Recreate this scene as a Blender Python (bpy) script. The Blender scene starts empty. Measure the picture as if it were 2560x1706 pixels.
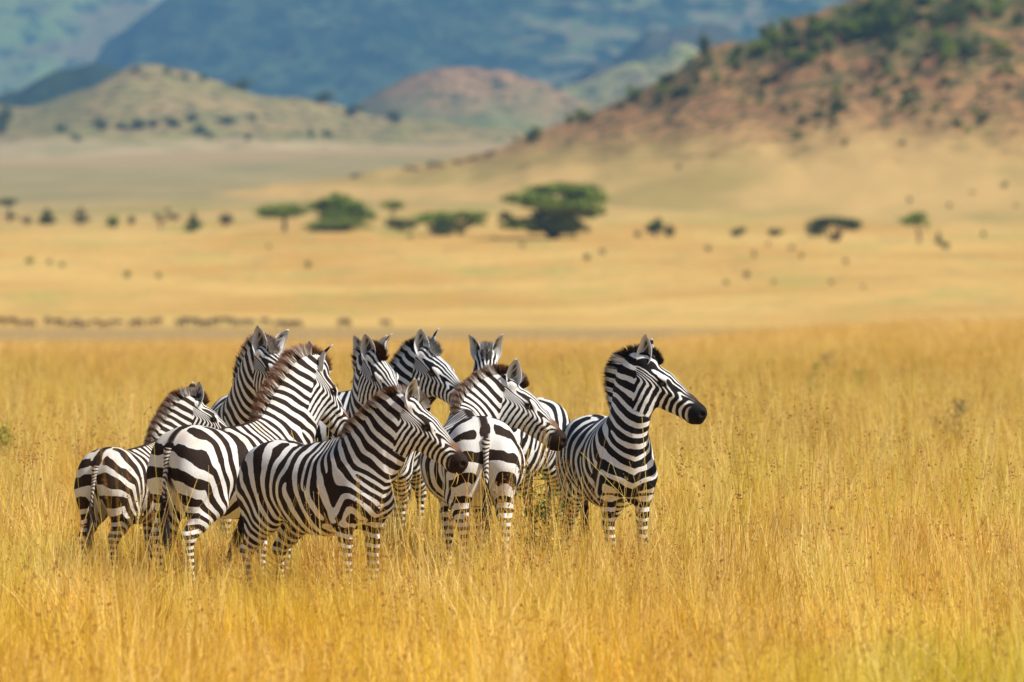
import bpy, math, random
import numpy as np
from mathutils import Vector, Matrix

# ------------------------------------------------------------------ camera, world, sun, exposure
SC = bpy.context.scene
COL = SC.collection
R = math.radians
CAM_H = 2.0
FPX = 300.0 / 36.0 * 2560.0            # focal length in pixels of the 2560-wide photograph
HORIZ = 780.0
cam_d = bpy.data.cameras.new("camera")
cam = bpy.data.objects.new("camera", cam_d)
COL.objects.link(cam)
cam_d.lens = 300.0
cam_d.sensor_width = 36.0
cam_d.clip_start = 1.0
cam_d.clip_end = 60000.0
cam.location = (0, 0, CAM_H)
cam.rotation_euler = (R(90) - math.atan((853.0 - HORIZ) / FPX), 0, 0)
cam_d.dof.use_dof = True
cam_d.dof.focus_distance = 59.5
cam_d.dof.aperture_fstop = 4.3
SC.camera = cam

SUN_ROT = 72.0       # degrees from the view direction's left-right: see sun vector below
SUN_EL = 47.0
sv = Vector((math.cos(R(SUN_EL)) * math.sin(R(SUN_ROT + 37)), math.cos(R(SUN_EL)) * math.cos(R(SUN_ROT + 37)), math.sin(R(SUN_EL))))
sun_d = bpy.data.lights.new("sun", 'SUN')
sun_d.energy = 5.0
sun_d.angle = R(0.5)
sun_d.color = (1.0, 0.94, 0.84)
sun = bpy.data.objects.new("sun", sun_d)
COL.objects.link(sun)
sun.rotation_euler = sv.to_track_quat('Z', 'Y').to_euler()
world = bpy.data.worlds.new("World")
SC.world = world
world.use_nodes = True
wn = world.node_tree
sky = wn.nodes.new('ShaderNodeTexSky')
sky.sky_type = 'NISHITA'
sky.sun_disc = False
sky.sun_elevation = R(SUN_EL)
sky.sun_rotation = math.atan2(sv.x, sv.y)
wn.links.new(sky.outputs[0], wn.nodes['Background'].inputs[0])
wn.nodes['Background'].inputs[1].default_value = 0.078
SC.view_settings.view_transform = 'Standard'
SC.view_settings.look = 'None'
SC.view_settings.exposure = 0.22
SC.view_settings.gamma = 1.0
SC.cycles.max_bounces = 6
SC.cycles.volume_bounces = 0
SC.cycles.transparent_max_bounces = 8
SC.cycles.caustics_reflective = False
SC.cycles.caustics_refractive = False

# ------------------------------------------------------------------ helpers
rng = np.random.default_rng(7)

def sstep(e0, e1, x):
    t = np.clip((np.asarray(x, dtype=float) - e0) / (e1 - e0), 0, 1)
    return t * t * (3 - 2 * t)

def tag(o, label=None, cat=None, group=None, kind=None):
    if label: o['label'] = label
    if cat: o['category'] = cat
    if group: o['group'] = group
    if kind: o['kind'] = kind
    return o

def mesh_obj(name, V, F, mat, parent=None, smooth=True, attrs=None):
    """V (n,3); F a (m,k) array or a list of such arrays; linked as ONE mesh object"""
    me = bpy.data.meshes.new(name)
    V = np.asarray(V, dtype=np.float32)
    Fs = F if isinstance(F, list) else [F]
    Fs = [np.asarray(f, dtype=np.int32) for f in Fs if len(f)]
    me.vertices.add(len(V))
    me.vertices.foreach_set('co', V.ravel())
    nl = sum(f.size for f in Fs)
    npoly = sum(len(f) for f in Fs)
    me.loops.add(nl)
    me.loops.foreach_set('vertex_index', np.concatenate([f.ravel() for f in Fs]))
    me.polygons.add(npoly)
    tot = np.concatenate([np.full(len(f), f.shape[1], dtype=np.int32) for f in Fs])
    st = np.concatenate([[0], np.cumsum(tot)[:-1]]).astype(np.int32)
    me.polygons.foreach_set('loop_start', st)
    me.update(calc_edges=True)
    me.polygons.foreach_set('use_smooth', np.full(npoly, smooth))
    if attrs:
        for k, a in attrs.items():
            a = np.asarray(a, dtype=np.float32)
            if a.ndim == 1:
                at = me.attributes.new(k, 'FLOAT', 'POINT')
                at.data.foreach_set('value', a)
            else:
                at = me.attributes.new(k, 'FLOAT_VECTOR', 'POINT')
                at.data.foreach_set('vector', a.ravel())
    me.validate()
    if mat is not None:
        me.materials.append(mat)
    o = bpy.data.objects.new(name, me)
    COL.objects.link(o)
    if parent is not None:
        o.parent = parent
    return o

def empty(name, loc, rz=0.0, sc=1.0):
    o = bpy.data.objects.new(name, None)
    o.empty_display_size = 0.2
    o.location = loc
    o.rotation_euler = (0, 0, rz)
    o.scale = (sc, sc, sc)
    COL.objects.link(o)
    return o

class NT:
    """small node-tree writer"""
    def __init__(self, name):
        self.m = bpy.data.materials.new(name)
        self.m.use_nodes = True
        self.t = self.m.node_tree
        self.t.nodes.clear()
        self.out = self.t.nodes.new('ShaderNodeOutputMaterial')
    def node(self, typ, ins=None, **kw):
        n = self.t.nodes.new(typ)
        for k, v in kw.items():
            setattr(n, k, v)
        for k, v in (ins or {}).items():
            if isinstance(v, bpy.types.NodeSocket):
                self.t.links.new(v, n.inputs[k])
            else:
                n.inputs[k].default_value = v
        return n
    def math(self, op, a, b=0.0, c=0.0, clamp=False):
        n = self.node('ShaderNodeMath', {0: a, 1: b, 2: c}, operation=op)
        n.use_clamp = clamp
        return n.outputs[0]
    def attr(self, name, typ='GEOMETRY'):
        return self.node('ShaderNodeAttribute', attribute_name=name, attribute_type=typ)
    def mix(self, f, a, b, blend='MIX'):
        n = self.node('ShaderNodeMix', data_type='RGBA', blend_type=blend)
        for k, v in ((0, f), (6, a), (7, b)):
            if isinstance(v, bpy.types.NodeSocket):
                self.t.links.new(v, n.inputs[k])
            else:
                n.inputs[k].default_value = v if k == 0 else (*v, 1)[:4]
        return n.outputs[2]
    def noise(self, scale, detail=2.0, rough=0.5, vec=None, dist=0.0, dims='3D', w=None):
        n = self.node('ShaderNodeTexNoise', {'Scale': scale, 'Detail': detail, 'Roughness': rough, 'Distortion': dist}, noise_dimensions=dims)
        if vec is not None: self.t.links.new(vec, n.inputs['Vector'])
        if w is not None: n.inputs['W'].default_value = w
        return n.outputs[0]
    def ramp(self, f, a, b, lo=0.0, hi=1.0, smooth=True):
        n = self.node('ShaderNodeMapRange', {0: f, 1: a, 2: b, 3: lo, 4: hi}, interpolation_type='SMOOTHSTEP' if smooth else 'LINEAR')
        return n.outputs[0]
    def bsdf(self, col, rough=0.8, spec=0.2, **ins):
        d = {'Base Color': col, 'Roughness': rough, 'Specular IOR Level': spec}
        d.update(ins)
        return self.node('ShaderNodeBsdfPrincipled', d).outputs[0]
    def done(self, sh):
        self.t.links.new(sh, self.out.inputs[0])
        return self.m

# ------------------------------------------------------------------ implicit body modelling
class Field:
    def __init__(self, lo, hi, h):
        self.lo = np.array(lo, dtype=np.float64); self.h = h
        self.n = np.ceil((np.array(hi) - self.lo) / h).astype(int) + 1
        self.D = np.full(self.n, 0.3, dtype=np.float32)
        self.ax = [(self.lo[i] + np.arange(self.n[i]) * h).astype(np.float32) for i in range(3)]
    def _sub(self, lo, hi, m):
        s = []
        for i in range(3):
            a = int(np.clip(math.floor((lo[i] - m - self.lo[i]) / self.h), 0, self.n[i] - 1))
            b = int(np.clip(math.ceil((hi[i] + m - self.lo[i]) / self.h) + 1, a + 1, self.n[i]))
            s.append(slice(a, b))
        X = self.ax[0][s[0]][:, None, None]; Y = self.ax[1][s[1]][None, :, None]; Z = self.ax[2][s[2]][None, None, :]
        return tuple(s), X, Y, Z
    def _put(self, s, sd, k, cut=False):
        a = self.D[s]
        if cut:
            b = -sd
            hh = np.maximum(k - np.abs(a - b), 0) / k
            self.D[s] = np.maximum(a, b) + hh * hh * k * 0.25
        else:
            hh = np.maximum(k - np.abs(a - sd), 0) / k
            self.D[s] = np.minimum(a, sd) - hh * hh * k * 0.25
    def bone(self, A, B, ua, ub, sa=None, sb=None, side=(0, 1, 0), k=0.04):
        A = np.array(A, float); B = np.array(B, float)
        sa = ua if sa is None else sa; sb = ub if sb is None else sb
        L = np.linalg.norm(B - A) + 1e-9; ax = (B - A) / L
        side = np.array(side, float); side = side - ax * side.dot(ax); side /= np.linalg.norm(side)
        up = np.cross(ax, side)
        m = max(ua, ub, sa, sb) + k + 0.02
        s, X, Y, Z = self._sub(np.minimum(A, B), np.maximum(A, B), m)
        X = X - A[0]; Y = Y - A[1]; Z = Z - A[2]
        t = X * ax[0] + Y * ax[1] + Z * ax[2]
        tc = np.clip(t / L, 0, 1)
        e = t - tc * L
        ru = ua + (ub - ua) * tc; rs = sa + (sb - sa) * tc
        v = X * side[0] + Y * side[1] + Z * side[2]
        u = X * up[0] + Y * up[1] + Z * up[2]
        rm = np.minimum(ru, rs)
        q = np.sqrt((v / rs) ** 2 + (u / ru) ** 2 + (e / ((ru + rs) * 0.5)) ** 2)
        self._put(s, (q - 1) * rm, k)
    def ell(self, c, r, M=None, k=0.04, cut=False):
        """ellipsoid; M rows = local axes"""
        c = np.array(c, float); r = np.array(r, float)
        M = np.eye(3) if M is None else np.array(M, float)
        m = r.max() + k
        s, X, Y, Z = self._sub(c, c, m)
        X = X - c[0]; Y = Y - c[1]; Z = Z - c[2]
        q = 0
        for i in range(3):
            q = q + ((X * M[i, 0] + Y * M[i, 1] + Z * M[i, 2]) / r[i]) ** 2
        self._put(s, (np.sqrt(q) - 1) * r.min(), k, cut)
    def mesh(self, smooth=2):
        D = self.D; n = self.n
        S = D < 0
        c = [S[i:n[0] - 1 + i, j:n[1] - 1 + j, k:n[2] - 1 + k] for i in (0, 1) for j in (0, 1) for k in (0, 1)]
        cnt = sum(x.astype(np.int8) for x in c)
        act = (cnt > 0) & (cnt < 8)
        idx = np.argwhere(act)
        vid = np.full(act.shape, -1, dtype=np.int32)
        vid[act] = np.arange(len(idx))
        pos = np.zeros((len(idx), 3)); num = np.zeros(len(idx))
        corners = [np.array((i, j, k)) for i in (0, 1) for j in (0, 1) for k in (0, 1)]
        val = [D[idx[:, 0] + q[0], idx[:, 1] + q[1], idx[:, 2] + q[2]] for q in corners]
        for a in range(8):
            for b in range(a + 1, 8):
                if np.abs(corners[a] - corners[b]).sum() != 1: continue
                va, vb = val[a], val[b]
                mk = (va < 0) != (vb < 0)
                t = np.where(mk, va / np.where(mk, va - vb, 1), 0)
                p = corners[a][None] + (corners[b] - corners[a])[None] * t[:, None]
                pos += p * mk[:, None]; num += mk
        V = self.lo + (idx + pos / num[:, None]) * self.h
        F = []
        for ax in range(3):
            o = [0, 0, 0]; o[ax] = 1
            A = S[:n[0] - o[0], :n[1] - o[1], :n[2] - o[2]]; B = S[o[0]:, o[1]:, o[2]:]
            e = np.argwhere(A != B)
            b1, b2 = (ax + 1) % 3, (ax + 2) % 3
            ok = (e[:, b1] > 0) & (e[:, b2] > 0) & (e[:, b1] < n[b1] - 1) & (e[:, b2] < n[b2] - 1)
            e = e[ok]
            def cell(d1, d2):
                q = e.copy(); q[:, b1] -= d1; q[:, b2] -= d2
                return vid[q[:, 0], q[:, 1], q[:, 2]]
            f = np.stack([cell(1, 1), cell(0, 1), cell(0, 0), cell(1, 0)], 1)
            ins = A[e[:, 0], e[:, 1], e[:, 2]]
            F.append(np.where(ins[:, None], f, f[:, ::-1]))
        F = np.concatenate(F)
        F = F[(F >= 0).all(1)]
        E = np.concatenate([F[:, [0, 1]], F[:, [1, 2]], F[:, [2, 3]], F[:, [3, 0]]])
        deg = np.bincount(E[:, 0], minlength=len(V)) + np.bincount(E[:, 1], minlength=len(V))
        deg = np.maximum(deg, 1)
        for it in range(smooth * 2):
            lam = 0.5 if it % 2 == 0 else -0.45
            av = np.stack([np.bincount(E[:, 0], V[E[:, 1], i], len(V)) + np.bincount(E[:, 1], V[E[:, 0], i], len(V)) for i in range(3)], 1) / deg[:, None]
            V = V + lam * (av - V)
        return V, F

def vnormals(V, F):
    fn = np.cross(V[F[:, 2]] - V[F[:, 0]], V[F[:, 3 if F.shape[1] > 3 else 1]] - V[F[:, 1 if F.shape[1] > 3 else 0]])
    if F.shape[1] == 3: fn = -fn
    N = np.zeros_like(V)
    for c in range(F.shape[1]):
        for i in range(3):
            N[:, i] += np.bincount(F[:, c], fn[:, i], len(V))
    return N / (np.linalg.norm(N, axis=1, keepdims=True) + 1e-12)

def unit(v):
    v = np.asarray(v, float)
    return v / np.linalg.norm(v)

def dirv(yaw, pitch):
    return np.array([math.cos(R(pitch)) * math.cos(R(yaw)), math.cos(R(pitch)) * math.sin(R(yaw)), math.sin(R(pitch))])

def tube(path, rad, nseg=7, close=True):
    """tapered tube along a polyline -> V, F"""
    P = np.asarray(path, float); n = len(P)
    T = np.gradient(P, axis=0); T /= np.linalg.norm(T, axis=1, keepdims=True) + 1e-9
    V = []
    ref = np.array([0.31, 0.12, 0.94])
    for i in range(n):
        s = np.cross(T[i], ref); s /= np.linalg.norm(s) + 1e-9; u = np.cross(s, T[i])
        a = np.linspace(0, 2 * math.pi, nseg, endpoint=False)
        V.append(P[i] + rad[i] * (np.cos(a)[:, None] * s + np.sin(a)[:, None] * u))
    V = np.concatenate(V)
    F = []
    for i in range(n - 1):
        for j in range(nseg):
            F.append((i * nseg + j, i * nseg + (j + 1) % nseg, (i + 1) * nseg + (j + 1) % nseg, (i + 1) * nseg + j))
    return V, np.array(F)
# ------------------------------------------------------------------ zebras
def zebra_material(name, dark, light, cream, seed, wob=1.0, tipcol=(0.09, 0.035, 0.015)):
    """striped coat: phases are read from the mesh, compared in the nodes; a few stripes fork"""
    m = NT(name)
    oc = m.node('ShaderNodeNewGeometry').outputs['Position']
    rest = m.attr('rest').outputs['Vector']
    sep = m.node('ShaderNodeSeparateXYZ', {0: rest}).outputs
    sh = m.node('ShaderNodeVectorMath', {0: rest, 1: (seed * 3.1, seed * 1.7, seed * 0.9)}, operation='ADD').outputs[0]
    n1 = m.noise(3.4, 1.0, 0.5, sh)
    n2 = m.noise(14.0, 2.0, 0.55, sh)
    d = m.math('ADD', m.math('MULTIPLY', m.math('SUBTRACT', n1, 0.5), 1.25 * wob), m.math('MULTIPLY', m.math('SUBTRACT', n2, 0.5), 0.16 * wob))
    pa = m.math('ADD', m.attr('pA').outputs['Fac'], d)
    r2 = random.Random(seed)
    forks = [(r2.uniform(-0.15, 0.25), r2.uniform(0.85, 1.12), 1), (r2.uniform(0.0, 0.35), r2.uniform(0.8, 1.05), -1),
             (r2.uniform(0.45, 0.6), r2.uniform(1.05, 1.25), 1), (r2.uniform(0.3, 0.5), r2.uniform(0.9, 1.1), -1)]
    for fx, fz, sg in forks:
        an = m.math('ARCTAN2', m.math('SUBTRACT', sep[2], fz), m.math('SUBTRACT', sep[0], fx))
        pa = m.math('ADD', pa, m.math('MULTIPLY', an, sg / (2 * math.pi)))
    ca = m.math('COSINE', m.math('MULTIPLY', pa, 2 * math.pi))
    d2 = m.math('MULTIPLY', m.math('SUBTRACT', m.noise(22.0, 2.0, 0.5, sh), 0.5), 0.4 * wob)
    cb = m.math('COSINE', m.math('MULTIPLY', m.math('ADD', m.attr('pB').outputs['Fac'], d2), 2 * math.pi))
    w = m.attr('w').outputs['Fac']
    s = m.math('ADD', m.math('MULTIPLY', ca, m.math('SUBTRACT', 1.0, w)), m.math('MULTIPLY', cb, w))
    wid = m.math('MULTIPLY', m.math('SUBTRACT', m.noise(6.0, 1.0, 0.5, rest), 0.5), 0.7)
    s = m.math('ADD', m.math('ADD', s, m.attr('bias').outputs['Fac']), wid)
    k = m.ramp(s, -0.07, 0.07)
    k = m.math('MAXIMUM', k, m.attr('black').outputs['Fac'])
    k = m.math('MULTIPLY', k, m.math('SUBTRACT', 1.0, m.attr('white').outputs['Fac'], clamp=True))
    fine = m.noise(90.0, 3.0, 0.7, m.node('ShaderNodeVectorMath', {0: rest, 1: (1, 1, 0.35)}, operation='MULTIPLY').outputs[0])
    mott = m.noise(9.0, 3.0, 0.6, rest)
    lt = m.mix(m.math('MULTIPLY', m.attr('warm').outputs['Fac'], m.ramp(mott, 0.25, 0.7)), light, cream)
    lt = m.mix(m.ramp(fine, 0.3, 0.75), lt, tuple(c * 0.84 for c in light[:3]))
    lt = m.mix(m.ramp(m.noise(2.6, 4.0, 0.7, sh), 0.52, 0.74, 0.0, 0.32), lt, (0.50, 0.42, 0.32))
    dk = m.mix(m.ramp(fine, 0.35, 0.75), dark, tuple(c * 1.7 for c in dark[:3]))
    col = m.mix(k, lt, dk)
    col = m.mix(m.attr('grey').outputs['Fac'], col, (0.36, 0.33, 0.29))
    col = m.mix(m.attr('brown').outputs['Fac'], col, tipcol)
    bmp = m.node('ShaderNodeBump', {'Strength': 0.35, 'Distance': 0.006, 'Height': fine}).outputs[0]
    return m.done(m.bsdf(col, 0.7, 0.12, Normal=bmp))

def make_eye_mat():
    m = NT('eye_dark')
    return m.done(m.bsdf((0.008, 0.005, 0.004, 1), 0.12, 0.6))
EYE = make_eye_mat()

class ZPose: pass

def zebra_rig(p):
    """joint positions of one zebra in its own frame (x forward, z up)"""
    z = ZPose()
    fat = p.get('fat', 1.0)
    by = 0.0
    hy = p['hyaw']; n0, n1 = p.get('neck', (42, 68))      # neck pitch at base and at top
    L = [0.10, 0.13, 0.13, 0.12, 0.12, 0.10]
    L = [l * p.get('nl', 1.0) for l in L]
    P = [np.array([0.36, 0.0, 1.0])]
    D = []
    for i, l in enumerate(L):
        t = i / (len(L) - 1)
        yw = hy * p.get('ny', 0.9) * t ** p.get('nyp', 0.8)
        pt = n0 + (n1 - n0) * t
        d = dirv(yw, pt)
        P.append(P[-1] + d * l); D.append(d)
    D.append(D[-1])
    z.P = P; z.D = D
    z.fr = []
    for d in D:
        s = unit(np.cross((0, 0, 1), d)); u = np.cross(d, s)       # s = left, u = dorsal
        z.fr.append((d, s, u))
    z.hf = dirv(hy, p.get('hp', -38))
    z.hs = unit(np.cross((0, 0, 1), z.hf))
    if p.get('roll'):
        q = R(p['roll']); up = np.cross(z.hf, z.hs)
        z.hs = z.hs * math.cos(q) + up * math.sin(q)
    z.hu = np.cross(z.hf, z.hs)
    z.O = P[-1] + z.fr[-1][2] * 0.05 + z.hf * 0.025
    z.K = p.get('hk', 1.13); z.nk = p.get('nk', 1.0)
    z.H = lambda a, c, b: z.O + (z.hf * a + z.hs * c + z.hu * b) * z.K
    z.fat = fat
    z.legs = p.get('legs', ((0, 0), (0, 0), (0, 0), (0, 0)))       # foot offsets: fore L,R hind L,R
    return z

NECK_U = [0.255, 0.238, 0.212, 0.19, 0.168, 0.148, 0.120]
NECK_S = [0.165, 0.135, 0.112, 0.096, 0.086, 0.078, 0.07]

def zebra_field(z, h=0.0095):
    pts = np.array([z.H(a, c, b) for a in (-0.1, 0.62) for c in (-0.16, 0.16) for b in (-0.27, 0.12)] + [(-0.84, -0.4, -0.01), (0.72, 0.4, 1.35)] + [q for q in z.P])
    lo = pts.min(0) - 0.06; hi = pts.max(0) + 0.06
    lo[2] = -0.03
    f = Field(lo, hi, h)
    ft = z.fat
    T = [(-0.50, 1.035, 0.235, 0.235), (-0.30, 0.99, 0.265, 0.262), (-0.08, 0.95, 0.295, 0.285 * ft), (0.14, 0.945, 0.300, 0.272 * ft), (0.30, 0.975, 0.300, 0.215), (0.43, 1.00, 0.255, 0.165)]
    for a, b in zip(T[:-1], T[1:]):
        f.bone((a[0], 0, a[1]), (b[0], 0, b[1]), a[2], b[2], a[3], b[3], k=0.03)
    f.ell((0.02, 0, 0.84), (0.34, 0.235 * ft, 0.22), k=0.06)                 # belly
    f.ell((0.28, 0, 1.17), (0.32, 0.06, 0.13), k=0.10)                      # withers
    f.ell((-0.44, 0, 1.16), (0.20, 0.12, 0.125), k=0.08)                     # croup
    f.ell((0.52, 0, 0.90), (0.10, 0.13, 0.15), k=0.08)                       # breast
    for sy, (fo, hi_) in ((1, (z.legs[0], z.legs[2])), (-1, (z.legs[1], z.legs[3]))):
        y = lambda v: sy * v
        # hind
        dx, dy = hi_
        f.ell((-0.47, y(0.13), 1.0), (0.225, 0.135, 0.25), k=0.06)
        f.ell((-0.60, y(0.12), 0.97), (0.135, 0.11, 0.22), k=0.05)
        st = (-0.42 + dx * 0.25, y(0.165), 0.74); hk = (-0.665 + dx * 0.7, y(0.15 + dy * .7), 0.50); ft_ = (-0.635 + dx, y(0.145 + dy), 0.13)
        f.bone((-0.50, y(0.15), 0.95), st, 0.19, 0.115, 0.115, 0.085, k=0.06)
        f.bone((-0.62, y(0.13), 0.93), (-0.60 + dx * .4, y(0.15), 0.66), 0.11, 0.06, 0.095, 0.05, k=0.06)
        f.bone(st, (-0.56 + dx * .5, y(0.158), 0.61), 0.105, 0.075, 0.078, 0.055, k=0.05)
        f.bone((-0.56 + dx * .5, y(0.158), 0.61), hk, 0.078, 0.048, 0.055, 0.037, k=0.03)
        f.bone((-0.62 + dx * .5, y(0.15), 0.60), (hk[0] - 0.035, hk[1], hk[2] + .02), 0.03, 0.024, 0.02, 0.018, k=0.03)
        f.ell(hk, (0.052, 0.037, 0.055), k=0.03)
        f.bone(hk, ft_, 0.036, 0.029, 0.028, 0.026, k=0.02)
        f.ell(ft_, (0.038, 0.034, 0.038), k=0.02)
        f.bone(ft_, (ft_[0] + 0.045, ft_[1], 0.055), 0.029, 0.04, 0.028, 0.04, k=0.02)
        f.bone((ft_[0] + 0.045, ft_[1], 0.055), (ft_[0] + 0.06, ft_[1], 0.02), 0.042, 0.052, 0.04, 0.048, k=0.01)
        # fore
        dx, dy = fo
        f.bone((0.30, y(0.11), 1.10), (0.50, y(0.112), 0.86), 0.12, 0.10, 0.07, 0.075, k=0.07)      # shoulder
        f.bone((0.48, y(0.118), 0.87), (0.37, y(0.133), 0.76), 0.105, 0.095, 0.08, 0.075, k=0.06)    # upper arm
        kn = (0.415 + dx * .6, y(0.12 + dy * .6), 0.405); fe = (0.405 + dx, y(0.115 + dy), 0.12)
        f.bone((0.40, y(0.130), 0.76), (0.405 + dx * .3, y(0.125), 0.58), 0.088, 0.052, 0.062, 0.043, k=0.05)
        f.bone((0.405 + dx * .3, y(0.125), 0.58), kn, 0.052, 0.038, 0.043, 0.034, k=0.03)
        f.ell(kn, (0.042, 0.039, 0.052), k=0.02)
        f.bone(kn, fe, 0.034, 0.027, 0.03, 0.024, k=0.02)
        f.ell(fe, (0.036, 0.033, 0.036), k=0.02)
        f.bone(fe, (fe[0] + 0.04, fe[1], 0.055), 0.028, 0.04, 0.027, 0.04, k=0.02)
        f.bone((fe[0] + 0.04, fe[1], 0.055), (fe[0] + 0.055, fe[1], 0.02), 0.042, 0.052, 0.04, 0.048, k=0.01)
    # neck
    n = len(z.P)
    for i in range(n - 1):
        k0, k1 = 1 + (z.nk - 1) * min(1, i / 2), 1 + (z.nk - 1) * min(1, (i + 1) / 2)
        f.bone(z.P[i], z.P[i + 1], NECK_U[i] * k0, NECK_U[i + 1] * k1, NECK_S[i] * k0, NECK_S[i + 1] * k1, side=z.fr[i][1], k=0.05)
    # crest
    for i in range(1, n - 1):
        a = z.P[i] + z.fr[i][2] * (NECK_U[i] * (z.nk if i > 1 else 1) - 0.035); b = z.P[i + 1] + z.fr[min(i + 1, n - 1)][2] * (NECK_U[i + 1] * (z.nk if i > 0 else 1) - 0.035)
        f.bone(a, b, 0.045, 0.045, 0.035, 0.032, side=z.fr[i][1], k=0.05)
    # head
    H = z.H; M = np.array([z.hf, z.hs, z.hu]); s = z.hs; K = z.K
    def hb(A, B, ua, ub, sa, sb, side, k): f.bone(A, B, ua * K, ub * K, sa * K, sb * K, side=side, k=k)
    def he(c, r, M, k, cut=False): f.ell(c, [q * K for q in r], M, k=k, cut=cut)
    hd = [(-0.01, -0.055, 0.080, 0.070), (0.13, -0.070, 0.108, 0.086), (0.19, -0.074, 0.104, 0.082), (0.28, -0.090, 0.088, 0.062), (0.38, -0.103, 0.070, 0.051), (0.455, -0.120, 0.066, 0.050)]
    for q0, q1 in zip(hd[:-1], hd[1:]):
        hb(H(q0[0], 0, q0[1]), H(q1[0], 0, q1[1]), q0[2], q1[2], q0[3], q1[3], side=s, k=0.02)
    hb(H(0.10, 0, -0.155), H(0.43, 0, -0.163), 0.036, 0.024, 0.042, 0.028, side=s, k=0.04)        # jaw bone
    he(H(0.485, 0, -0.122), (0.048, 0.052, 0.056), M, k=0.02)                                     # nose
    he(H(0.485, 0, -0.158), (0.040, 0.042, 0.030), M, k=0.015)                                    # upper lip
    he(H(0.452, 0, -0.183), (0.036, 0.030, 0.020), M, k=0.010)                                    # chin
    for c in (1, -1):
        he(H(0.115, c * 0.045, -0.135), (0.115, 0.042, 0.098), M, k=0.035)                          # cheek
        he(H(0.185, c * 0.074, -0.025), (0.045, 0.024, 0.026), M, k=0.025)                         # brow
        he(H(0.19, c * 0.092, -0.047), (0.022, 0.012, 0.015), M, k=0.012, cut=True)               # eye socket
        he(H(0.500, c * 0.040, -0.108), (0.026, 0.018, 0.026), M, k=0.02)                          # nostril wing
        he(H(0.510, c * 0.056, -0.110), (0.022, 0.020, 0.022), M, k=0.006, cut=True)
        hb(H(0.22, c * 0.062, -0.075), H(0.36, c * 0.048, -0.10), 0.014, 0.012, 0.012, 0.012, side=s, k=0.03)
        he(H(0.03, c * 0.05, 0.012), (0.035, 0.028, 0.03), M, k=0.03)                              # ear root
    return f

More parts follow.
